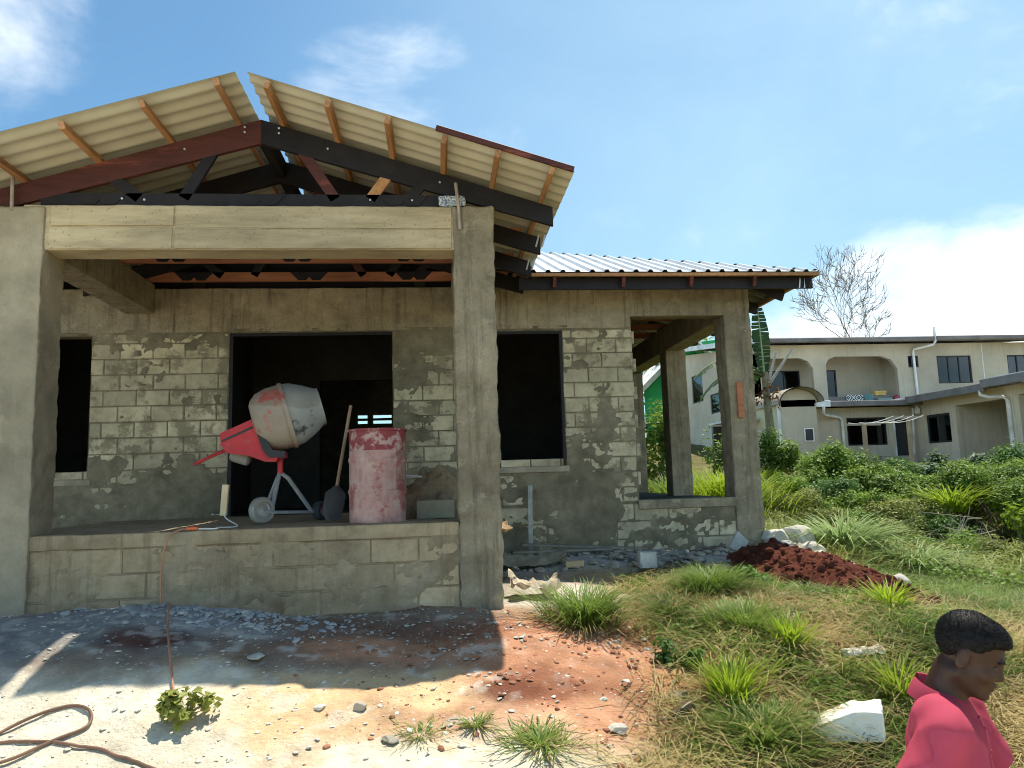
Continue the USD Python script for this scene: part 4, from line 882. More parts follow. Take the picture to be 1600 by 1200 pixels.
row("thicket_shrub", "half-dry bush at the right edge below the hollow", 1575, 862, 10.4, .8, .5, 4600, .05, "mixed", 62, 12)
row("thicket_shrub", "dull weedy shrub behind the striped grass fountain", 1355, 815, 12.4, .7, .6, 4600, .055, "mixed", 63, 12)
row("shrub", "leafy weed clump right behind the man's head", 1500, 905, 8.6, .7, .5, 3600, .05, "mixed", 36, 12)
row("shrub", "tall dry weed bush at the right edge above the man", 1585, 845, 9.6, .5, .5, 3000, .05, "mixed", 37, 10)
shrub("broadleaf_weed", "grey green broad leaved weed on the pale rubble by the hose", "weed", tuple(gp(290, 1128)[:2]), .17, .14, .24, 300, .055, "mixed", 38, 7, aspect=.7)
shrub("broadleaf_weed", "small weed beside the lime tuft on the path edge", "weed", tuple(gp(1065, 1035)[:2]), .24, .2, .2, 700, .04, "deep", 39, 7, aspect=.7)
shrub("broadleaf_weed", "leafy weed at the near end of the soil heap beside the green tuft", "weed", tuple(gp(1165, 915)[:2]), .3, .25, .22, 700, .05, "deep", 40, 7, aspect=.7)
shrub("broadleaf_weed", "small yellow green weed on the brown soil right of the man", "weed", (2.05, 2.45), .12, .1, .12, 120, .05, "lime", 41, 4, aspect=.7)
shrub("far_tree", "round green tree behind the neighbour's left roof corner", "tree", (15.8, 46), 2.0, 2.0, 7.0, 3000, .35, "mid", 42, 12, low=.3)
shrub("far_tree", "yellowish tree above the green house's roof", "tree", (16.5, 52), 3.0, 2.5, 8.5, 3600, .35, "mixed", 43, 12, low=.3)
shrub("far_tree", "leafy tree behind the green house's left corner", "tree", (10.4, 50), 2.4, 2.0, 4.6, 2600, .35, "mid", 44, 12, low=.2)

# bare tree above the neighbour's roof
def branch_tree(name, label, base, h, seed):
    r = np.random.default_rng(seed); t = thing(name, label, "tree", base); trunk, limbs, twigs = [], [], []; base0 = np.array(base, float)
    def grow(p, d, L, rad, lev):
        pts = [p]; dd = d.copy()
        for k in range(5):
            dd = dd + r.normal(0, .13, 3) + np.array([0, 0, .05]); dd /= np.linalg.norm(dd); pts.append(pts[-1] + dd * L / 5)
        rr = np.linspace(rad, rad * .6, 6)
        (trunk if lev == 0 else limbs if lev < 3 else twigs).append(tube(pts, rr, 6 if lev < 2 else 4, False))
        if lev >= 7: return
        nb = 3 if lev in (0, 2, 4) else 2
        if lev == 0: nb = 4
        for k in range(nb):
            i = 5 if k < 2 else int(r.integers(2, 5))
            a = r.normal(size=3); a -= dd * (a @ dd); a /= np.linalg.norm(a)
            s = r.uniform(.32, .75); nd = dd * math.cos(s) + a * math.sin(s); nd[2] = abs(nd[2]) * .7 + nd[2] * .3
            grow(pts[i], nd / np.linalg.norm(nd), L * r.uniform(.66, .86), max(.026, rr[i] * r.uniform(.6, .8)), lev + 1)
    grow(np.array(base, float), np.array([0.0, 0, 1]), h * .36, h * .021, 0)
    allv = np.vstack([np.asarray(m.vertices) for m in trunk + limbs + twigs]) - base0; k_ = np.array([8.2 / np.ptp(allv[:, 0]), 8.2 / np.ptp(allv[:, 1]), h / allv[:, 2].max()])
    for g in (trunk, limbs, twigs):
        for m in g: m.vertices = (np.asarray(m.vertices) - base0) * k_ + base0
    part(t, "trunk", trunk, M["bark"]); part(t, "limbs", limbs, M["bark"]); part(t, "twigs", twigs, M["bark"])
branch_tree("bare_tree", "leafless tree standing above the neighbour's roof", (at(1322, 530, 52)[0], 52.0, 4.8), 13.6, 12)

# banana plant between the veranda and the neighbour
def banana_leaf(p, d, L, w, seed, curl=.8):
    r = np.random.default_rng(seed); d = np.array(d, float); n = 22; pts = [np.array(p, float)]; dd = d / np.linalg.norm(d)
    for k in range(n): dd = dd + np.array([0, 0, -curl * .055]); dd /= np.linalg.norm(dd); pts.append(pts[-1] + dd * L / n)
    pts = np.array(pts); t = np.linspace(0, 1, n + 1); s = np.cross(np.gradient(pts, axis=0), [0, 0, 1]); s /= np.linalg.norm(s, axis=1, keepdims=True) + 1e-9
    ww = w * np.sin(np.pi * np.clip(t * .94 + .06, 0, 1)) ** .6 * .5; ms = []
    for sg_ in (-1, 1):
        for k in range(n):                                       # torn into strips along the veins
            g = .12 * r.uniform(.2, 1)
            a, b = pts[k], pts[k] * g + pts[k + 1] * (1 - g); dr = np.array([0, 0, -.38 - r.uniform(0, .35)])
            e = ww[k] * (s[k] * sg_ + dr * .7) + (pts[min(n, k + 1)] - pts[k]) * .8
            V = np.array([a, b, b + e * r.uniform(.9, 1.05), a + e])
            ms.append(trimesh.Trimesh(V, [[0, 1, 2], [0, 2, 3]], process=False))
    return ms, tube(pts, np.linspace(.025, .006, n + 1) * (L ** .5), 5)
Bn = thing("banana_plant", "banana plant with torn drooping leaves and broken dry stalks behind the veranda column", "banana plant", (9.3, 20.5, gz(9.3, 20.5)))
b0 = np.array([9.32, 20.5, 4.1])
part(Bn, "stem", tube(spline([(9.45, 20.6, gz(9.3, 20.5) - .1), (9.4, 20.55, 2.6), b0 + [0, 0, .3]], 10), np.linspace(.15, .09, 10), 9), plain("banana_stem", (.20, .17, .09), rough=.7, var=.4), 40)
for k, (d, L, w, c) in enumerate((((.02, .1, 1), 2.3, .5, .15), ((-.75, -.1, .9), 2.5, .6, 1.6), ((-.9, .3, .75), 2.2, .55, 1.7), ((-.3, .8, .8), 2.0, .55, 1.4), ((.2, .9, .9), 2.0, .5, 1.3))):
    ms, rib = banana_leaf(b0 + np.array([0, 0, .15]), d, L, w, 60 + k, c)
    lf = part(Bn, "leaf", ms, GR["banana"]); part(lf, "midrib", rib, plain("leaf_midrib_%s" % "abcde"[k], (.24, .26, .10)))
for (e) in ((.35, -.1, .85), (.85, -.05, .95)):
    part(Bn, "dry_stalk", tube([b0 + [.05, 0, -.15], b0 + np.array(e) * .6 + [0, 0, -.1], b0 + np.array(e)], [.05, .04, .03], 6), M["deadwood"], 40)
rd = np.random.default_rng(5); P = b0 + np.array([.05, 0, -.35]) + rd.normal(0, .16, (90, 3)); part(Bn, "dead_leaves", leaves(P, rd.normal(size=(90, 3)), .2, rd, .3), GR["dead"])

# dead branches lying at the thicket's foot
DX, DY = at(1440, 740, 12.7)[0], 12.7
Db = thing("dead_branches", "tangle of bleached dead branches before the dark hollow", "branches", (DX, DY, gz(DX, DY)))
for k in range(16):
    a = rd.uniform(0, 6.28); c = np.array([DX + rd.normal(0, .5), DY + rd.normal(0, .35), 0]); c[2] = gz(c[0], c[1]); L = rd.uniform(.5, 1.3); d = np.array([math.cos(a), math.sin(a), rd.uniform(.05, .55)])
    pts = [c]
    for q in range(5): d = d + rd.normal(0, .22, 3); d /= np.linalg.norm(d); pts.append(pts[-1] + d * L / 5)
    br = part(Db, "branch", tube(pts, np.linspace(.02, .006, 6), 5), M["deadwood"], 40)
    part(br, "twig", [tube([pts[i], pts[i] + rd.normal(0, .16, 3), pts[i] + rd.normal(0, .28, 3)], [.008, .006, .003], 4) for i in (2, 3, 4)], M["deadwood"])

# ground cover: short green grass, dry straw, weeds
def scatter(n, x0, x1, y0, y1, dens, seed):
    r = np.random.default_rng(seed); P = np.stack([r.uniform(x0, x1, n), r.uniform(y0, y1, n), np.zeros(n)], 1)
    P = P[r.uniform(0, 1, n) < dens(P[:, 0], P[:, 1])]; P[:, 2] = terrain(P[:, 0], P[:, 1]) - .008
    return P, r
def fb(x, y, s, seed): return meshkit.fbm(np.stack([x * s, y * s, 0 * x], -1), 3, seed)
HOL = lambda x, y: 1 - np.exp(-((x - 10.1) / 1.0) ** 2 - ((y - 13.2) / 1.1) ** 2)
def veg_mask(x, y):
    edge = 1.80 + .12 * (7.3 - y) * -1 + .5 * (fb(x, y, 1.3, 90) - .5) + np.where(y < 5, -.35 * (5 - y), 0)
    m = smooth(edge - .1, edge + .35, x)
    m = m * (1 - smooth(8.0, 8.6, y) * (1 - smooth(4.2, 4.7, x)))
    heap = np.exp(-((((x - 4.0) * .91 + (y - 7.8) * .42) / .55) ** 2 + (((y - 7.8) * .91 - (x - 4.0) * .42) / 1.7) ** 2))
    return m * (1 - .9 * smooth(.35, .6, heap))
P, r = scatter(230000, .6, 9.5, 2.4, 11.5, lambda x, y: veg_mask(x, y) * smooth(.38, .56, fb(x, y, 1.1, 91) + .10 * smooth(5.4, 7, x)) * np.clip(1.25 - .08 * y, .25, 1), 70)
solo("green_grass", "short green grass over the slope", "grass", blades(P, r.uniform(.05, .26, len(P)) * (.6 + .9 * fb(P[:, 0], P[:, 1], 2.0, 92)), .0030 + .0006 * P[:, 1] / 3, r.uniform(0, 6.28, len(P)), r.uniform(.3, 1.2, len(P)), r.uniform(.3, .9, len(P)), 2), GR["grass"], kind="stuff")
P, r = scatter(150000, .4, 9.5, 2.2, 11.5, lambda x, y: veg_mask(x + .25, y) * (.22 + .78 * smooth(.66, .42, fb(x, y, 1.1, 91))) * (.25 + .75 * smooth(.60, .48, fb(x, y, 2.4, 49))) * np.clip(1.2 - .08 * y, .25, 1), 71)
P[:, 2] += r.uniform(0, .03, len(P))
solo("straw", "dry straw and cut grass strewn over the slope", "straw", blades(P, r.uniform(.07, .24, len(P)), .0026 + .0006 * P[:, 1] / 3, r.uniform(0, 6.28, len(P)), r.uniform(1.0, 2.6, len(P)), r.uniform(.1, .7, len(P)), 2), GR["straw"], kind="stuff")
P, r = scatter(60000, 4.3, 15, 8.5, 27, lambda x, y: np.clip(HOL(x, y) * smooth(4.4, 5.0, x) * (.35 + .5 * fb(x, y, .8, 93)) * (1 - .9 * smooth(15, 21, y)), 0, 1), 72)
solo("dry_weeds", "rough half-dry weeds on the bank below the neighbour's yard", "weeds", blades(P, r.uniform(.15, .5, len(P)) * (1 - .5 * smooth(14, 20, P[:, 1])), .008, r.uniform(0, 6.28, len(P)), r.uniform(.2, .8, len(P)), r.uniform(.3, .8, len(P)), 3), GR["mixed"], kind="stuff")
P, r = scatter(40000, 4.6, 13, 7.6, 15, lambda x, y: np.clip(HOL(x, y) * smooth(4.7, 5.6, x) * smooth(.46, .62, fb(x, y, 1.2, 95)), 0, 1), 73)
P[:, 2] += r.uniform(.02, .32, len(P)) * (fb(P[:, 0], P[:, 1], 1.0, 97))
solo("creeping_weeds", "leafy creeping weeds covering the lower ground at right", "weeds", leaves(P, np.tile([0, -.2, 1.0], (len(P), 1)), .065, r, .6), GR["mid"], kind="stuff")
P, r = scatter(60000, 1.4, 7.5, 3.0, 9.5, lambda x, y: veg_mask(x, y) * smooth(.48, .62, fb(x, y, 1.6, 99)), 74)
P[:, 2] += r.uniform(.01, .09, len(P))
solo("small_weeds", "small leafy weeds among the grass", "weeds", leaves(P, np.tile([0, -.3, 1.0], (len(P), 1)), .042, r, .6), GR["mid"], kind="stuff")
# ---------------------------------------------------------------- things on the porch
def peeling(name, base, under, amount, scale, thr, rough=.6, dust=None):
    return noisy(name, [(.3, tuple(x * .85 for x in base)), (.7, tuple(x * 1.15 for x in base))], scale=5, rough=rough, bump=.25, bscale=40, wear=(under, amount, scale, thr), streak=dust)
M["red_paint"] = peeling("scuffed_red_paint", (.50, .045, .05), (.30, .14, .12), .6, 7.0, .58)
M["drum_paint"] = peeling("cement_caked_red_drum", (.33, .265, .195), (.42, .075, .06), .85, 3.4, .55)
M["drum_grey"] = peeling("cement_caked_grey_drum", (.31, .30, .255), (.035, .035, .035), .9, 2.6, .56)
M["barrel"] = noisy("faded_pink_barrel", [(.3, (.27, .135, .115)), (.5, (.36, .21, .18)), (.7, (.42, .30, .255))], scale=7, rough=.7, bump=.3, wear=((.25, .065, .06), .8, 5.0, .53), streak=((.44, .36, .30), .6))
M["barrel_red"] = peeling("red_barrel_rim", (.27, .05, .055), (.42, .29, .25), .9, 6.0, .50)
M["rubber"] = plain("dusty_tyre", (.30, .29, .25), rough=.9); M["dark_rubber"] = plain("dark_tyre", (.05, .05, .05), rough=.9)
M["grey_steel"] = plain("grey_painted_steel", (.27, .28, .27), rough=.6, var=.25)
YM = 7.95
mx = thing("concrete_mixer", "red and cement-caked tilting concrete mixer on two small wheels", "concrete mixer", (-1.6, YM, SL))
q = lambda px, py, y=YM: at(px, py, y)
dc = q(397, 664); ax = np.array([.93, .16, .27]); ax /= np.linalg.norm(ax)
part(mx, "drum", revolve([(0, 0), (0, .20), (.02, .245), (.09, .305), (.20, .335), (.33, .338), (.338, .346), (.348, .346)], dc, ax, 44), M["drum_paint"], 35)
part(mx, "drum_cone", revolve([(.349, .347), (.362, .346), (.366, .336), (.44, .325), (.56, .27), (.67, .205), (.70, .20), (.705, .195), (.69, .185), (.56, .25), (.40, .30), (.1, .27)], dc, ax, 44), M["drum_grey"], 35)
part(mx, "seam_ring", revolve([(.325, .337), (.325, .352), (.366, .352), (.366, .335)], dc, ax, 44), M["drum_paint"], 35)
for k in range(3):
    a = k * 2.1 + .4; s = np.cross(ax, [0, 0, 1]); s /= np.linalg.norm(s); u = np.cross(s, ax); d = s * math.cos(a) + u * math.sin(a)
    part(mx, "mixing_blade", bar(dc + ax * .15 + d * .24, dc + ax * .5 + d * .18, .01, .10, d), M["grey_steel"])
hx = lambda pts: sg.Polygon([(q(a, b)[0], q(a, b)[2]) for a, b in pts])
hous = hx([(352, 696), (351, 679), (400, 657), (409, 672), (425, 700), (443, 713), (436, 722), (420, 722), (395, 713), (361, 709)])
part(mx, "motor_housing", extrude_xz(hous.buffer(-.008).buffer(.008), YM - .17, YM + .12), M["red_paint"])
part(mx, "housing_seam", extrude_xz(hx([(354, 689), (400, 668), (401, 671), (355, 692)]), YM - .176, YM - .168), M["dark_rubber"])
part(mx, "bearing_yoke", [extrude_xz(hx([(402, 660), (408, 662), (432, 704), (452, 706), (452, 714), (428, 716), (418, 706)]), YM - .20, YM - .172), bar(q(440, 712, YM - .19), q(440, 712, YM + .2), .05, .05)], M["dark_rubber"])
part(mx, "tilt_handle", [tube([q(362, 699, YM - .1), q(330, 713, YM - .13), q(303, 726, YM - .16)], [.018, .018, .016], 8)], M["red_paint"], 40)
part(mx, "motor", revolve([(0, 0), (0, .06), (.03, .075), (.18, .075), (.2, .05), (.2, 0)], q(362, 709), (.75, 0, -.25), 16), M["drum_grey"], 40)
part(mx, "pivot_bracket", [box(q(430, 0)[0], q(453, 0)[0], YM - .06, YM + .06, q(0 + 440, 716)[2], q(440, 706)[2], .008)], M["red_paint"])
part(mx, "pivot_post", tube([q(438, 712), q(438, 740)], .028, 10), M["red_paint"], 40)
top = q(437, 738); fl = SL + .05
wl, wr = q(409, 803, YM - .22), q(501, 795, YM + .25); wl[2] = SL + .135; wr[2] = SL + .10
fa, fb2 = np.array([q(430, 800)[0], YM - .18, SL + .11]), np.array([q(484, 796)[0], YM + .15, SL + .09])
part(mx, "stand_leg", tube([top, top + (fa - top) * .15, fa], .022, 8), M["grey_steel"], 40)
part(mx, "stand_leg", tube([top, top + [.08, .02, -.06], fb2], .022, 8), M["grey_steel"], 40)
part(mx, "stand_leg", tube([top + [-.03, .05, -.05], np.array([top[0] - .22, YM + .3, SL + .1])], .02, 8), M["grey_steel"], 40)
part(mx, "axle", tube([wl, fa, fb2, wr], .017, 8), M["grey_steel"], 40)
def wheel(c, r, mat, d):
    w = part(mx, "wheel", revolve([(-.045, r * .62), (-.045, r * .9), (-.025, r), (.025, r), (.045, r * .9), (.045, r * .62)], c, d, 26), M[mat], 40)
    part(w, "rim", revolve([(-.03, 0), (-.035, r * .3), (-.015, r * .45), (-.03, r * .63), (.03, r * .63), (.015, r * .45), (.03, 0)], c, d, 22), M["drum_grey"], 40)
wheel(wl, .132, "rubber", (.72, -.69, .05)); wheel(wr, .10, "dark_rubber", (.85, -.5, 0))

bc = np.array([-.60, 7.42, SL]); H0 = .885
br = thing("barrel", "faded pink and red steel barrel streaked with cement on the porch edge", "barrel", bc)
prof = [(0, 0), (0, .262), (.012, .27)]
for z in (.29, .59): prof += [(z - .03, .272), (z - .012, .282), (z + .012, .282), (z + .03, .272)]
prof += [(.68, .272)]
part(br, "body", revolve(prof, bc, (0, 0, 1), 44), M["barrel"], 35)
part(br, "upper_band", revolve([(.68, .2722), (.80, .274), (.865, .273)], bc, (0, 0, 1), 44), M["barrel_red"], 35)
part(br, "rim", revolve([(.865, .273), (.867, .287), (.885, .287), (.888, .277), (.884, .262), (.5, .258), (.5, 0)], bc, (0, 0, 1), 44), M["barrel_red"], 35)
bk = thing("bucket", "small red bucket standing just behind the barrel's rim", "bucket", (-.80, 8.0, SL))
part(bk, "body", revolve([(0, 0), (0, .13), (.02, .14), (.88, .155), (.90, .168), (.92, .163), (.90, .15), (.3, .13), (.3, 0)], (-.70, 8.05, SL), (0, 0, 1), 26), M["red_paint"], 35)
sh = thing("shovel", "long wooden handled shovel with dark blade leaning behind the barrel", "shovel", (-1.0, 7.6, SL))
s0, s1 = np.array([-1.06, 7.52, SL + .02]), q(548, 634, 7.95)
dd = (s1 - s0) / np.linalg.norm(s1 - s0); sj = s0 + dd * .34
part(sh, "handle", tube([sj - dd * .06, s0 * .5 + s1 * .5 + [.0, 0, .008], s1], .017, 9), plain("weathered_handle", (.33, .22, .14), rough=.7), 40)
sv = np.cross(dd, [0, 1, 0]); sv /= np.linalg.norm(sv)
bl = np.array([[s0 + dd * t + sv * w * o + np.array([0, -.035 * (1 - o * o), 0]) for o in np.linspace(-1, 1, 7)] for t, w in ((0, .045), (.05, .085), (.15, .10), (.28, .10), (.32, .06), (.36, .022))])
part(sh, "blade", [grid_mesh(bl), grid_mesh(bl + [0, .006, 0])], M["dark_rubber"], True)
# sand heap and a block on the porch floor at the right
def mound(c, rx, ry, h, seed, rough=.3, n=46, base=None, freq=6):
    X, Y = np.meshgrid(np.linspace(-1.25, 1.25, n), np.linspace(-1.25, 1.25, n), indexing="ij"); r = np.hypot(X, Y)
    p = np.stack([X * rx * freq + c[0] * 3, Y * ry * freq + c[1] * 3, 0 * X], -1)
    z = h * np.clip(1 - r ** 1.5, -.25, 1) * (1 + rough * (meshkit.fbm(p, 4, seed) - .5) * 3) + h * rough * (meshkit.fbm(p * 2.5, 3, seed + 2) - .5)
    x, y = c[0] + X * rx, c[1] + Y * ry
    b = base if base is not None else terrain(x, y)
    return grid_mesh(np.stack([x, y, b + z], -1))
solo("sand_heap", "heap of brown sand on the porch floor behind the barrel and column", "sand heap", mound((-.05, 8.25), .62, .5, .46, 3, .35, base=SL), noisy("brown_sand", [(.3, (.22, .15, .08)), (.7, (.36, .26, .15))], scale=9, rough=.95, bump=.8, bscale=60), True)
hb = solo("concrete_block", "grey concrete block lying in front of the sand heap", "concrete block", rough_box(-.24, .14, 7.62, 7.80, SL, SL + .185, r=.012, step=.03, amp=.006, seed=3), M["smooth_cement"], 40)
solo("paper_scrap", "pale torn paper scrap on top of the sand heap", "scrap", rock((-.30, 8.0, SL + .42), .10, 9, .35, 2, .5), M["white_paint"])
solo("timber_offcut", "pale timber offcut standing upright on the porch floor left of the mixer", "offcut", bar(q(349, 806, 7.5), q(353, 757, 7.5), .06, .05, (0, 1, 0), .006), plain("pale_timber", (.62, .50, .30), rough=.7))
w0 = q(351, 803, 7.46)
solo("white_cable", "thin white cable curling from the timber offcut to the orange plug", "cable", tube(spline([w0, (w0[0] + .06, 7.4, SL + .06), (w0[0] + .16, 7.3, SL + .012), (w0[0] + .02, 7.15, SL + .012), (-2.0, 7.07, SL + .012), (-2.17, 7.02, SL + .014)], 40), .006, 6), M["white_paint"], True)
oc = thing("extension_cord", "orange extension cord hanging down the plinth to the rubble", "cord", (-2.25, 6.9, .4))
cordm = plain("orange_cord", (.42, .20, .11), rough=.6)
part(oc, "plug", rough_box(-2.25, -2.15, 6.995, 7.035, SL + .004, SL + .036, r=.012, step=.02, amp=0), plain("orange_plug", (.62, .12, .04), rough=.5), 40)
gpt = lambda a, b, up=.012: gp(a, b) + np.array([0, 0, up])
cp = [(-2.24, 7.01, SL + .02), (-2.36, 6.95, SL - .03), (-2.43, 6.95, .95), (-2.44, 6.96, .72), (-2.40, 6.93, .52)] + [tuple(gpt(*p)) for p in ((262, 985), (266, 1035), (270, 1080), (274, 1120))]
cpp = spline(cp, 80); low_ = cpp[:, 1] < 6.93; cpp[low_, 2] = np.maximum(cpp[low_, 2], terrain(cpp[low_, 0], cpp[low_, 1]) + .03)
part(oc, "cord", tube(cpp, .008, 6), cordm, True)
def on_ground(p):
    p = p.copy(); p[:, 2] = np.maximum(p[:, 2], terrain(p[:, 0], p[:, 1]) + .012); return p
hz = [gpt(*p, .02) for p in ((-60, 1190), (20, 1140), (80, 1115), (120, 1108), (142, 1120), (138, 1138), (100, 1156), (50, 1178), (-10, 1200))]
solo("hose", "brown hose loop lying on the pale rubble at the left", "hose", tube(on_ground(spline(hz, 90)), .0095, 8), plain("brown_hose", (.20, .115, .07), rough=.55), True)
hz = [gpt(*p, .014) for p in ((-30, 1162), (30, 1164), (80, 1163), (130, 1172), (180, 1186), (235, 1204), (300, 1230))]
solo("hose", "brown hose running to the bottom edge below the loop", "hose", tube(on_ground(spline(hz, 70)), .009, 8), plain("brown_hose_b", (.22, .12, .075), rough=.55), True)

# ---------------------------------------------------------------- soil, rocks and rubble
M["rock"] = noisy("pale_limestone", [(.3, (.42, .40, .34)), (.7, (.62, .60, .52))], scale=8, rough=.9, bump=.6, bscale=40)
M["chip"] = noisy("blue_grey_gravel", [(.3, (.27, .275, .27)), (.7, (.44, .445, .43))], scale=12, rough=.85, bump=.3)
M["redsoil"] = noisy("dug_red_soil", [(.3, (.075, .022, .014)), (.55, (.13, .042, .026)), (.75, (.19, .068, .042))], scale=10, rough=.95, bump=1.0, bdist=.02, bscale=45, spec=.1)
U, Vv = np.meshgrid(np.linspace(-1.15, 1.15, 150), np.linspace(-1.2, 1.2, 80), indexing="ij")
e1, e2 = np.array([.20, -.98]), np.array([.98, .20]); hc = np.array([3.95, 7.72]); hl, hw = 1.45, .48
hxx, hyy = hc[0] + U * hl * e1[0] + Vv * hw * e2[0], hc[1] + U * hl * e1[1] + Vv * hw * e2[1]
pp = np.stack([hxx, hyy, 0 * hxx], -1); rr2 = np.maximum(0, np.sqrt(U ** 2 + Vv ** 2) + .35 * (meshkit.fbm(pp * 2.4, 3, 5) - .5))
lump = np.abs(meshkit.fbm(pp * 7, 3, 8) - .5) * 2
hzz = terrain(hxx, hyy) + .26 * np.clip(1.02 - rr2 ** 1.7, -.3, 1) * (1.15 - .35 * U) + (.115 * (1 - lump) - .075) * (rr2 < 1.15) + .05 * (meshkit.fbm(pp * 20, 3, 6) - .5)
heap = thing("soil_heap", "long heap of freshly dug dark red soil beside the veranda corner", "soil heap", (hc[0], hc[1], gz(*hc)))
part(heap, "soil", grid_mesh(np.stack([hxx, hyy, hzz], -1)), M["redsoil"], True)
rk = np.random.default_rng(6); cl_ = []
for k in range(620):
    i, j = rk.integers(10, 140), rk.integers(8, 72); s = .008 + .045 * rk.uniform() ** 2.6
    cl_.append(rock((hxx[i, j], hyy[i, j], hzz[i, j] + s * .3), s, 200 + k, .8, 1))
part(heap, "clods", cl_, M["redsoil"], kind="stuff")
solo("soil_patch", "patch of dark red dug soil on the slope to the right of the man", "soil heap", mound((2.35, 2.75), .55, .6, .10, 17, .5, 60), M["redsoil"], True)
k = 0
for (px, py, y, s) in ((1208, 838, 9.75, .15), (1222, 848, 9.6, .17), (1240, 845, 9.7, .24), (1215, 862, 9.2, .16), (1250, 868, 9.3, .14), (1268, 872, 9.2, .16), (1282, 880, 9.0, .13), (1262, 886, 8.8, .11), (1290, 890, 8.7, .12), (1235, 872, 9.1, .14), (1305, 900, 8.5, .12), (1318, 906, 8.3, .10), (1275, 862, 9.5, .13), (1232, 858, 9.4, .15), (1340, 912, 8.2, .14)):
    P0 = at(px, py, y); solo("rock", "pale broken rock in the pile beside the veranda column", "rock", rock((P0[0], P0[1], max(P0[2], gz(P0[0], P0[1]) + s * .2)), s * 1.1, 300 + k, .75, 2), M["rock"], group="pale rocks piled behind the soil heap"); k += 1
solo("rock", "lone white rock at the lower end of the soil heap", "rock", rock(gp(1407, 925) + [0, 0, .07], .12, 340, .85, 2), M["rock"])
solo("rock", "white rock at the far end of the soil heap under the striped grass", "rock", rock(gp(1335, 905) + [0, 0, .08], .12, 341, .85, 2), M["rock"])
for i, (px, py, s, lab) in enumerate(((1225, 935, .07, "flat white stone in the straw below the soil heap"), (1207, 970, .06, "small white stone left of the middle lime tuft"), (1032, 1030, .05, "white stone on the path edge below the green tuft"), (965, 1145, .06, "round stone on the red bank's right foot"), (1060, 1090, .07, "grey stone in straw left of the biggest lime tuft"), (610, 1160, .055, "upright white stone on the rubble near the bottom centre"), (562, 1108, .05, "flat grey stone below the red bank's shadow edge"), (500, 1108, .035, "white stone on tan soil under the shadow edge"), (400, 1030, .06, "white stone at the foot of the grey gravel"), (1115, 1120, .05, "pale stone beside the bottom lime tuft"))):
    solo("stone", lab, "stone", rock(gp(px, py) + [0, 0, s * .35], s, 360 + i, .5, 2), M["concrete_n" if i in (4, 5, 6, 9) else "rock"])
M["foam"] = noisy("white_polystyrene", [(.3, (.66, .63, .52)), (.7, (.80, .78, .70))], scale=6, rough=.8, bump=.3, wear=((.50, .44, .26), .6, 5.0, .56))
fo = gp(1328, 1150); fb_ = thing("foam_block", "broken white foam packing block lying in the straw beside the man", "foam block", fo)
fm = rough_box(-.19, .19, -.13, .13, 0, .17, r=.012, step=.016, amp=.022, seed=7, freq=12.0); fv = np.asarray(fm.vertices).copy()
fv[:, 2] -= np.clip((.02 - fv[:, 0]) * .35, 0, .1) * (fv[:, 2] > .08); a = -.5; c_, s_ = math.cos(a), math.sin(a)
fv = np.stack([fv[:, 0] * c_ - fv[:, 1] * s_, fv[:, 0] * s_ + fv[:, 1] * c_, fv[:, 2] + fv[:, 0] * .12], 1) + fo + [0, 0, .0]
part(fb_, "block", trimesh.Trimesh(fv, fm.faces, process=False), M["foam"], 40)
part(fb_, "crumbs", [rock(fo + [-.25 + rk.normal(0, .05), .1 + rk.normal(0, .05), .05], rk.uniform(.015, .04), 420 + i, .7, 1) for i in range(9)], M["foam"])
solo("plastic_scrap", "crumpled white plastic scrap above the lime tuft by the man", "scrap", [rock(gp(1350, 1030) + [rk.normal(0, .07), rk.normal(0, .05), .05], rk.uniform(.04, .075), 440 + i, .5, 2, .9) for i in range(6)], M["foam"])
solo("plastic_scrap", "small white plastic scrap left of the foam block", "scrap", [rock(gp(1282, 1125) + [rk.normal(0, .04), rk.normal(0, .03), .03], rk.uniform(.02, .05), 450 + i, .5, 2, .9) for i in range(4)], M["foam"])
solo("wood_chunk", "dark wedge of wood lying at the red bank's right edge", "wood", bar(gp(1052, 1130) + [0, 0, .03], gp(1075, 1118) + [.02, 0, .06], .09, .07, (0, .3, 1), .006), plain("dark_wood", (.10, .07, .035)))
solo("block_half", "pale broken half block on the ground before the veranda wall", "concrete block", rough_box(2.27, 2.47, 8.60, 8.74, gz(2.36, 8.67) - .02, gz(2.36, 8.67) + .17, r=.012, step=.025, amp=.014, seed=9), M["rock"], 40)
solo("slab_chunk", "upright pale concrete chunk leaning on the veranda wall foot by the soil heap", "concrete chunk", bar(at(1148, 862, 9.45), at(1160, 838, 9.6), .20, .05, (0, 1, 0), .01), M["rock"])
solo("broken_plank", "splintered pale plank leaning against the wall right of the porch column", "plank", bar((1.12, 9.55, .62), (1.16, 9.72, 1.50), .06, .022, (0, 1, 0), .003), plain("grey_plank", (.30, .29, .24), rough=.8, var=.3))
solo("brick_piece", "tan brick lying at the wall foot beside the torn sacks", "brick", bar((1.42, 8.72, gz(1.5, 8.7) + .04), (1.63, 8.70, gz(1.5, 8.7) + .05), .10, .075, (0, 0, 1), .008), plain("tan_brick", (.48, .36, .20), rough=.85))
M["paper"] = noisy("brown_paper_sack", [(.3, (.42, .33, .22)), (.7, (.58, .50, .38))], scale=5, rough=.85, bump=.5, bscale=18)
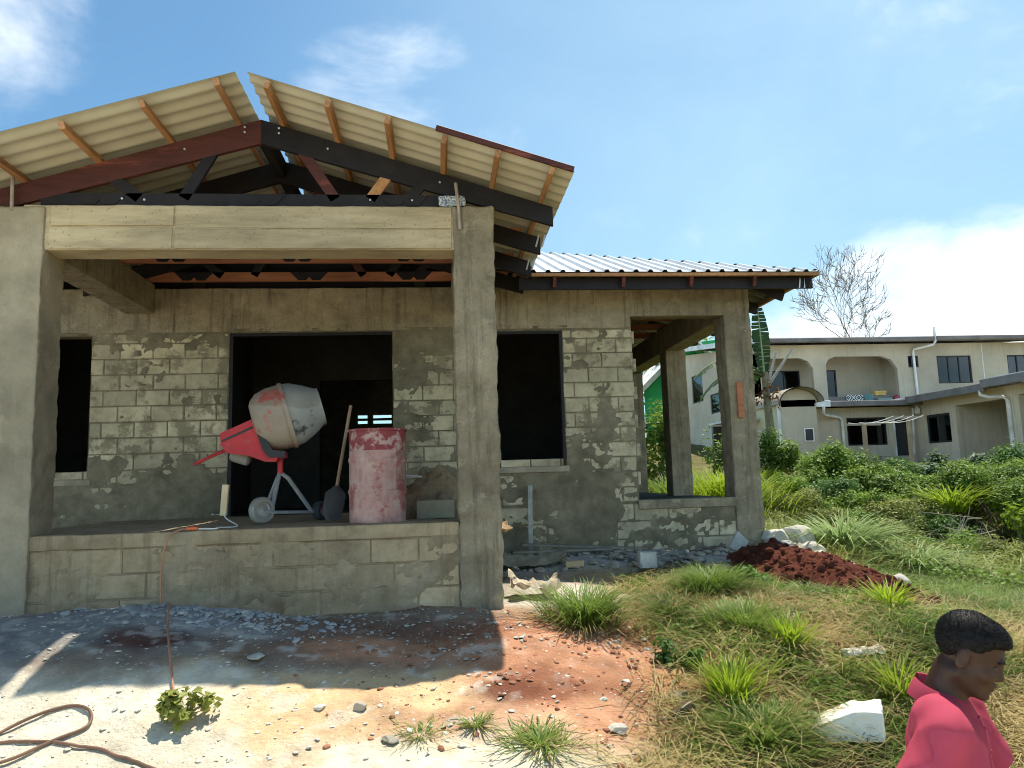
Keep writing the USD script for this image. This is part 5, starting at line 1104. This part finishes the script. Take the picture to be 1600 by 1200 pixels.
def crumple(c, sx, sy, h, seed, fold=.5):
    X, Y = np.meshgrid(np.linspace(-1, 1, 30), np.linspace(-1, 1, 22), indexing="ij"); p = np.stack([X * 1.6, Y * 1.6, 0 * X + seed], -1)
    z = h * (meshkit.fbm(p, 3, seed) * 1.7 - .35) + fold * h * np.clip(np.abs(X) - .5, 0, 1) * 2
    x, y = c[0] + X * sx + .05 * (meshkit.fbm(p * 2, 2, seed + 4) - .5), c[1] + Y * sy + .08 * (meshkit.fbm(p * 2, 2, seed + 5) - .5)
    V = np.stack([x, y, terrain(x, y) + .02 + np.maximum(z, 0)], -1); b = grid_mesh(V - [0, 0, .004])
    return [grid_mesh(V), trimesh.Trimesh(b.vertices, b.faces[:, ::-1], process=False)]
solo("paper_sack", "torn brown cement sack crumpled on the ground by the porch corner", "paper sack", crumple((.92, 7.62), .24, .17, .17, 3), M["paper"], True)
solo("paper_sack", "flattened grey sack under the wall foot behind the porch corner", "paper sack", crumple((1.05, 9.0), .42, .25, .10, 8), M["smooth_cement"], True)
for i, (p0, p1) in enumerate((((.85, 9.2, .1), (2.1, 9.35, .06)), ((1.0, 9.45, .16), (2.6, 9.5, .05)))):
    a_, b_ = np.array(p0), np.array(p1); a_[2] += gz(a_[0], a_[1]); b_[2] += gz(b_[0], b_[1])
    solo("timber_batten", ("grey timber batten lying along the wall foot, the nearer one", "grey timber batten lying along the wall foot, the one against the wall")[i], "batten", bar(a_, b_, .08, .03, (0, 0, 1), .003), plain("grey_batten_" + "ab"[i], (.17, .15, .115), rough=.85, var=.3))
def chips(n, cx, cy, sx, sy, smin, smax, seed, squash=.5, uni=False, lift=.2):
    r = np.random.default_rng(seed); out = []; protos = [rock((0, 0, 0), 1.0, seed * 7 + i, squash, 1) for i in range(8)]
    xy = np.array([cx, cy]) + (r.uniform(-1, 1, (n, 2)) if uni else r.normal(0, 1, (n, 2))) * [sx, sy]
    xy = xy[~(((xy[:, 1] > 6.93) & (xy[:, 0] > -6) & (xy[:, 0] < .6)) | (xy[:, 1] > 9.72))]; zz = terrain(xy[:, 0], xy[:, 1])
    for (x, y), z in zip(xy, zz):
        s = smin * (smax / smin) ** (r.uniform() ** 2.2); m = protos[r.integers(8)]; a = r.uniform(0, 6.28)
        v = np.asarray(m.vertices); v = np.stack([v[:, 0] * math.cos(a) - v[:, 1] * math.sin(a), v[:, 0] * math.sin(a) + v[:, 1] * math.cos(a), v[:, 2] + v[:, 0] * r.normal(0, .25)], 1)
        out.append(trimesh.Trimesh(v * s + [x, y, z + s * lift], m.faces, process=False))
    return out
solo("gravel", "heap of blue grey gravel against the plinth", "gravel", chips(520, -1.75, 6.35, .42, .22, .012, .045, 11), M["chip"], kind="stuff")
solo("stone_chips", "pale stone chips strewn over the yard", "stone chips", chips(2600, -1.2, 5.3, 2.6, 1.5, .004, .024, 12, .35, uni=True), M["rock"], kind="stuff")
solo("bank_chips", "small stones on the red bank and path", "stone chips", chips(300, 1.5, 6.2, .75, 1.3, .005, .035, 13), M["rock"], kind="stuff")
solo("rubble", "broken rubble along the foot of the veranda wall", "rubble", chips(420, 2.2, 9.1, 1.6, .45, .012, .085, 14, uni=True), M["concrete_n"], kind="stuff")
solo("soil_crumbs", "dark crumbs of soil spilled round the heap", "soil crumbs", chips(520, 3.9, 7.6, .42, .95, .006, .03, 16), M["redsoil"], kind="stuff")
solo("red_crumbs", "crumbs of red earth on the bank", "earth crumbs", chips(700, .8, 5.5, .8, .6, .006, .03, 15), noisy("red_earth_crumb", [(.3, (.24, .10, .06)), (.7, (.40, .20, .12))], scale=9, rough=.95), kind="stuff")

# ---------------------------------------------------------------- the man
def surface_nets(Fv, lo, h):
    s = Fv < 0; nx, ny, nz = Fv.shape
    cnt = np.zeros((nx - 1, ny - 1, nz - 1)); acc = np.zeros((nx - 1, ny - 1, nz - 1, 3))
    I = np.stack(np.meshgrid(np.arange(nx - 1), np.arange(ny - 1), np.arange(nz - 1), indexing="ij"), -1).astype(float)
    C8 = [(a, b, c) for a in (0, 1) for b in (0, 1) for c in (0, 1)]
    get = lambda o: (slice(o[0], nx - 1 + o[0]), slice(o[1], ny - 1 + o[1]), slice(o[2], nz - 1 + o[2]))
    for o in C8:
        for ax_ in range(3):
            if o[ax_] == 0:
                o2 = list(o); o2[ax_] = 1; fa_, fb__ = Fv[get(o)], Fv[get(o2)]; ch = (fa_ < 0) != (fb__ < 0)
                t = np.where(ch, fa_ / np.where(ch, fa_ - fb__, 1), 0)
                pos = np.array(o, float) + t[..., None] * (np.array(o2) - np.array(o)); acc += np.where(ch[..., None], pos, 0); cnt += ch
    act = cnt > 0; idx = -np.ones(act.shape, int); idx[act] = np.arange(act.sum())
    V = (I[act] + acc[act] / cnt[act][:, None]) * h + lo; Fs = []
    for ax_ in range(3):
        b, c = (ax_ + 1) % 3, (ax_ + 2) % 3
        sl0 = [slice(1, -1)] * 3; sl0[ax_] = slice(0, -1); sl1 = list(sl0); sl1[ax_] = slice(1, None)
        s0_, s1_ = s[tuple(sl0)], s[tuple(sl1)]; e = np.argwhere(s0_ != s1_)
        if not len(e): continue
        flip = s0_[tuple(e.T)]; e = e + np.array([0 if k_ == ax_ else 1 for k_ in range(3)])
        def cell(db, dc_):
            g = e.copy(); g[:, b] += db; g[:, c] += dc_; return idx[g[:, 0], g[:, 1], g[:, 2]]
        qd = np.stack([cell(-1, -1), cell(0, -1), cell(0, 0), cell(-1, 0)], 1); qd[~flip] = qd[~flip][:, ::-1]; Fs.append(qd)
    qd = np.vstack(Fs); qd = qd[(qd >= 0).all(1)]
    return trimesh.Trimesh(V, np.vstack([qd[:, [0, 1, 2]], qd[:, [0, 2, 3]]]), process=False)
def cone(P, a, b, ra, rb):
    a, b = np.array(a, float), np.array(b, float); d = b - a; t = np.clip(((P - a) @ d) / (d @ d), 0, 1)
    return np.linalg.norm(P - a - t[..., None] * d, axis=-1) - (ra + (rb - ra) * t)
def ell(P, c, r):
    qv = (P - np.array(c)) / np.array(r); k0 = np.linalg.norm(qv, axis=-1); k1 = np.linalg.norm(qv / np.array(r), axis=-1); return k0 * (k0 - 1) / np.maximum(k1, 1e-6)
def smin(a, b, k): hh_ = np.clip(.5 + .5 * (b - a) / k, 0, 1); return b + (a - b) * hh_ - k * hh_ * (1 - hh_)
def smax(a, b, k): return -smin(-a, -b, k)
def field(fn, lo, hi, h):
    lo, hi = np.array(lo, float), np.array(hi, float); n = np.ceil((hi - lo) / h).astype(int) + 1
    g = np.stack(np.meshgrid(*[lo[k] + np.arange(n[k]) * h for k in range(3)], indexing="ij"), -1); return surface_nets(fn(g), lo, h)
HC = np.array([.055, 0, 1.445]); TI = .46                         # head centre, nod
def to_head(P):
    qv = P - HC; c, s = math.cos(TI), math.sin(TI); return np.stack([qv[..., 0] * c - qv[..., 2] * s, qv[..., 1], qv[..., 0] * s + qv[..., 2] * c], -1)
def head_sdf(P):
    p = to_head(P); y = np.abs(p[..., 1]); p2 = np.stack([p[..., 0], y, p[..., 2]], -1)
    d = ell(p2, (-.012, 0, .042), (.098, .077, .088))
    d = smin(d, ell(p2, (.035, 0, -.025), (.058, .058, .088)), .03)
    d = smin(d, cone(p2, (-.005, .048, -.062), (.062, .016, -.098), .022, .019), .03)
    d = smin(d, ell(p2, (.06, .036, -.028), (.032, .026, .026)), .02)
    d = smin(d, cone(p2, (.085, 0, .03), (.088, .034, .028), .010, .009), .014)
    d = smin(d, cone(p2, (.086, 0, .016), (.106, 0, -.028), .008, .0115), .012)
    d = smin(d, cone(p2, (.098, .008, -.034), (.092, .017, -.034), .009, .008), .007)
    d = smin(d, cone(p2, (.098, 0, -.058), (.082, .022, -.062), .0095, .006), .006)
    d = smin(d, cone(p2, (.094, 0, -.075), (.078, .02, -.073), .010, .006), .006)
    d = smin(d, ell(p2, (.080, 0, -.104), (.021, .024, .018)), .014)
    d = smax(d, -ell(p2, (.092, .033, .004), (.012, .018, .011)), .012)
    d = smax(d, -cone(p2, (.104, 0, -.0665), (.08, .026, -.067), .0022, .002), .004)
    ear = smin(ell(p2, (-.012, .078, -.006), (.021, .009, .034)), ell(p2, (-.006, .078, -.032), (.010, .008, .012)), .008)
    ear = smax(ear, -ell(p2, (-.008, .088, -.002), (.011, .007, .020)), .005)
    return smin(d, ear, .006)
SHR, ELR, WRR = np.array([-.01, -.175, 1.235]), np.array([-.13, -.235, .985]), np.array([-.02, -.255, .765])
SHL, ELL, WRL = np.array([0, .175, 1.235]), np.array([.07, .235, .985]), np.array([.20, .22, .80])
def hand_sdf(P, w, d, side):
    d = np.array(d, float) / np.linalg.norm(d); o = np.cross(d, [0, 1, 0]); o /= np.linalg.norm(o); nn = np.cross(o, d) * side
    pc = w + d * .055; e = cone(P, w + d * .015 - o * .012, pc - o * .022, .022, .017)
    for k_, off in enumerate((-.024, -.008, .008, .022)): e = smin(e, cone(P, w + d * .02 + o * off * .6, w + d * .085 + o * off, .017, .0115), .008)
    for k_, (off, L_) in enumerate(((-.026, .072), (-.009, .080), (.009, .075), (.025, .058))):
        b0_ = w + d * .085 + o * off; m_ = b0_ + d * L_ * .5 + nn * .012; t_ = m_ + d * L_ * .36 + nn * .028
        e = np.minimum(e, np.minimum(cone(P, b0_, m_, .0098, .0088), cone(P, m_, t_, .0088, .0072)))
    t0_ = w + d * .028 - o * .026; t1_ = t0_ + d * .036 - o * .026 + nn * .012; t2_ = t1_ + d * .03 - o * .004 + nn * .016
    return smin(e, np.minimum(cone(P, t0_, t1_, .0135, .0108), cone(P, t1_, t2_, .0108, .0085)), .006)
def body_sdf(P):
    zz_ = P[0, 0, :, 2]; k1, k2 = int(np.searchsorted(zz_, 1.22)), int(np.searchsorted(zz_, .95))
    d = np.full(P.shape[:3], 1.0); d[:, :, k1:] = head_sdf(P[:, :, k1:])
    d = smin(d, cone(P, (.0, 0, 1.385), (-.045, 0, 1.27), .057, .066), .03)
    d = smin(d, ell(P, (-.035, 0, 1.13), (.10, .155, .18)), .05)
    d = smin(d, ell(P, (-.01, 0, .88), (.098, .145, .15)), .06)
    for s_, S_, E_, W_ in ((-1, SHR, ELR, WRR), (1, SHL, ELL, WRL)):
        d = smin(d, cone(P, S_, E_, .046, .038), .04); d = smin(d, cone(P, E_, W_, .037, .025), .012)
        d[:, :, :k2] = smin(d[:, :, :k2], hand_sdf(P[:, :, :k2], W_, W_ - E_, -s_), .01)
    for s_, fx in ((-1, .22), (1, -.26)):
        hp, kn, an = np.array([0, s_ * .085, .80]), np.array([fx * .6 + .03, s_ * .09, .45]), np.array([fx - .03, s_ * .09, .09])
        Q = P[:, :, :k2]; e = smin(d[:, :, :k2], cone(Q, hp, kn, .08, .055), .03); e = smin(e, cone(Q, kn, an, .052, .036), .02)
        d[:, :, :k2] = smin(e, cone(Q, an - [.03, 0, .045], an + [.15, 0, -.055], .035, .03), .02)
    return d
def shirt_sdf(P):
    d = smin(ell(P, (-.035, 0, 1.12), (.118, .172, .20)), ell(P, (-.012, 0, .90), (.122, .165, .20)), .08)
    for S_, E_ in ((SHR, ELR), (SHL, ELL)):
        c_ = S_ + (E_ - S_) * .78; d = smin(d, cone(P, S_ + (S_ - np.array([0, 0, 1.235])) * -.08, c_, .066, .076), .05)
        dirv = (E_ - S_) / np.linalg.norm(E_ - S_); d = smax(d, ((P - c_) @ dirv) - .005, .008) if False else d
    d = smin(d, cone(P, (-.05, -.11, 1.255), (-.05, .11, 1.255), .058, .058), .05)
    for S_, E_ in ((SHR, ELR), (SHL, ELL)):                      # cut the sleeves square at the hem
        dirv = (E_ - S_) / np.linalg.norm(E_ - S_); c_ = S_ + (E_ - S_) * .80; near_ = np.linalg.norm(P - c_, axis=-1) < .14
        d = np.where(near_, smax(d, (P - c_) @ dirv, .006), d)
    d = smax(d, .74 - P[..., 2], .01)
    f1 = meshkit.fbm(np.stack([P[..., 0] * 5 + P[..., 2] * 3, P[..., 1] * 5, P[..., 2] * 7 - P[..., 0] * 5], -1), 2, 3) - .5
    f2 = np.abs(meshkit.noise(np.stack([P[..., 0] * 9 - P[..., 2] * 9, P[..., 1] * 7, P[..., 2] * 6 + P[..., 1] * 9], -1), 8) - .5)
    f3 = np.abs(meshkit.noise(np.stack([P[..., 0] * 16 + P[..., 2] * 8, P[..., 1] * 10, P[..., 2] * 11 - P[..., 1] * 12], -1), 14) - .5)
    return d + .024 * f1 - .018 * (.25 - f2) - .008 * (.25 - f3)
def pants_sdf(P):
    d = ell(P, (-.01, 0, .84), (.112, .158, .13))
    for s_, fx in ((-1, .22), (1, -.26)):
        hp, kn, an = np.array([0, s_ * .085, .80]), np.array([fx * .6 + .03, s_ * .09, .45]), np.array([fx - .03, s_ * .09, .10])
        d = smin(d, cone(P, hp, kn, .098, .078), .04); d = smin(d, cone(P, kn, an, .078, .066), .03)
    return smax(d, P[..., 2] - .93, .01) + .012 * (meshkit.fbm(P * 7, 2, 5) - .5)
def hair_sdf(P):
    p = to_head(P); y = np.abs(p[..., 1]); p2 = np.stack([p[..., 0], y, p[..., 2]], -1)
    d = ell(p2, (-.013, 0, .044), (.1025, .0795, .0925)); d = smin(d, ell(p2, (.040, 0, .082), (.052, .058, .038)), .03)
    line = np.interp(p[..., 0], [-.2, -.10, -.06, -.035, -.012, .012, .03, .055, .075, .2], [-.085, -.075, -.05, -.018, .022, .022, .03, .062, .070, .074])
    d = smax(d, line - p[..., 2] + .006 * (meshkit.noise(P * 60, 4) - .5), .017)
    return d + .003 * (meshkit.fbm(P * np.array([55, 55, 40]), 3, 2) - .5) - .001
SHIFT = .055
PH = EYE + ray(1514, 1021) * 2.28
HEAD = math.radians(-41); ch_, sh_ = math.cos(HEAD), math.sin(HEAD)
foot_z = gz(PH[0], PH[1]); SC = (PH[2] - foot_z) / 1.44
def to_world(m):
    v = (np.asarray(m.vertices) - HC) * SC; return trimesh.Trimesh(np.stack([v[:, 0] * ch_ - v[:, 1] * sh_, v[:, 0] * sh_ + v[:, 1] * ch_, v[:, 2]], 1) + PH, m.faces, process=False)
print("man: feet at", PH[2] - HC[2] * SC, "ground", foot_z, PH)
M["skin"] = noisy("dark_brown_skin", [(.3, (.034, .0145, .0085)), (.7, (.056, .025, .0145))], scale=14, rough=.5, bump=.1, bscale=300, bdist=.002, spec=.4)
M["hair"] = noisy("short_black_hair", [(.3, (.004, .004, .004)), (.7, (.011, .010, .010))], scale=60, rough=.55, bump=.5, bscale=300, bdist=.003, spec=.22)
M["shirt"] = noisy("pink_red_polo_cotton", [(.3, (.39, .050, .086)), (.7, (.46, .068, .112))], scale=5, rough=.85, bump=.25, bscale=700, bdist=.001, spec=.15)
man = thing("person", "person in a pink red polo shirt with short black hair walking right, head bowed", "person", (PH[0], PH[1], foot_z))
bodym = field(body_sdf, (-.36, -.34, -.02), (.36, .34, 1.66), .0075)
part(man, "body", to_world(bodym), M["skin"], True)
part(man, "hair", to_world(field(hair_sdf, (-.16, -.12, 1.30), (.24, .12, 1.64), .004)), M["hair"], True)
hm_ = to_world(field(hair_sdf, (-.16, -.12, 1.30), (.22, .12, 1.62), .006)); hv_, hf_, hn_ = meshkit.arrays(hm_, True); rh_ = np.random.default_rng(4)
fi_ = rh_.integers(0, len(hf_), 14000); bw_ = rh_.dirichlet([1, 1, 1], 14000); hp_ = (hv_[hf_[fi_]] * bw_[..., None]).sum(1); hnn_ = (hn_[hf_[fi_]] * bw_[..., None]).sum(1) + rh_.normal(0, .35, (14000, 3)) + np.array([ch_, sh_, -.3]) * .5
hs_ = np.cross(hnn_, rh_.normal(size=(14000, 3))); hs_ /= np.linalg.norm(hs_, axis=1, keepdims=True); hnn_ /= np.linalg.norm(hnn_, axis=1, keepdims=True)
part(man, "hair_strands", trimesh.Trimesh(np.stack([hp_ - hs_ * .0007, hp_ + hs_ * .0007, hp_ + hnn_ * rh_.uniform(.002, .006, (14000, 1))], 1).reshape(-1, 3), np.arange(42000).reshape(-1, 3), process=False), M["hair"])
part(man, "shirt", to_world(field(shirt_sdf, (-.32, -.36, .72), (.24, .36, 1.36), .007)), M["shirt"], True)
part(man, "trousers", to_world(field(pants_sdf, (-.42, -.24, .05), (.42, .24, .96), .012)), plain("dark_trousers", (.03, .035, .05), rough=.9), True)
ph_ = np.linspace(-2.75, 2.75, 60); nc = np.array([-.042, 0, 1.292]); rings = []
for rad, zz, fwd in ((.070, -.02, 0), (.066, .016, .0), (.067, .036, .002), (.0715, .039, .003), (.082, .016, .006), (.093, -.014, .010), (.089, -.018, .010)):
    rings.append(np.stack([nc[0] + fwd * np.cos(ph_) + rad * np.cos(ph_) * 1.02, rad * np.sin(ph_) * 1.12, nc[2] + zz - .030 * np.cos(ph_) - .012 * (np.abs(ph_) > 99)], 1))
part(man, "collar", to_world(grid_mesh(np.array(rings))), M["shirt"], True)
zs_ = np.linspace(1.02, 1.245, 14); xs_ = np.linspace(0, .2, 401)
fx_ = [xs_[np.argmax(shirt_sdf(np.stack([xs_, 0 * xs_, 0 * xs_ + z_], -1)[None, None])[0, 0] > 0)] for z_ in zs_]
strip = lambda o_: np.array([[(fx_[i_] + o_ - .0006 * abs(y_) * 40, y_, zs_[i_]) for y_ in (-.017, -.015, 0, .015, .017)] for i_ in range(14)])
sp_ = strip(.003); sp_[:, 0, 0] -= .006; sp_[:, -1, 0] -= .006
part(man, "placket", to_world(grid_mesh(sp_)), M["shirt"], True)
for i_ in (11, 7): part(man, "button", to_world(revolve([(0, 0), (0, .0055), (.003, .0055), (.003, 0)], (fx_[i_] + .003, 0, zs_[i_]), (1, 0, .2), 10)), M["shirt"])
hd = lambda x_, y_, z_: HC + np.array([x_ * math.cos(TI) + z_ * math.sin(TI), y_, -x_ * math.sin(TI) + z_ * math.cos(TI)])
for s_ in (-1, 1):
    ey = trimesh.creation.icosphere(2, .0115); part(man, "eye", to_world(trimesh.Trimesh(np.asarray(ey.vertices) + hd(.0755, s_ * .033, .001), ey.faces, process=False)), plain("eye_white_" + "lr"[s_ > 0], (.035, .025, .02), rough=.4), True)
    eb = tube([hd(.094, s_ * .014, .026), hd(.0945, s_ * .03, .031), hd(.082, s_ * .05, .025)], [.004, .005, .003], 6); part(man, "eyebrow", to_world(eb), M["hair"], True)
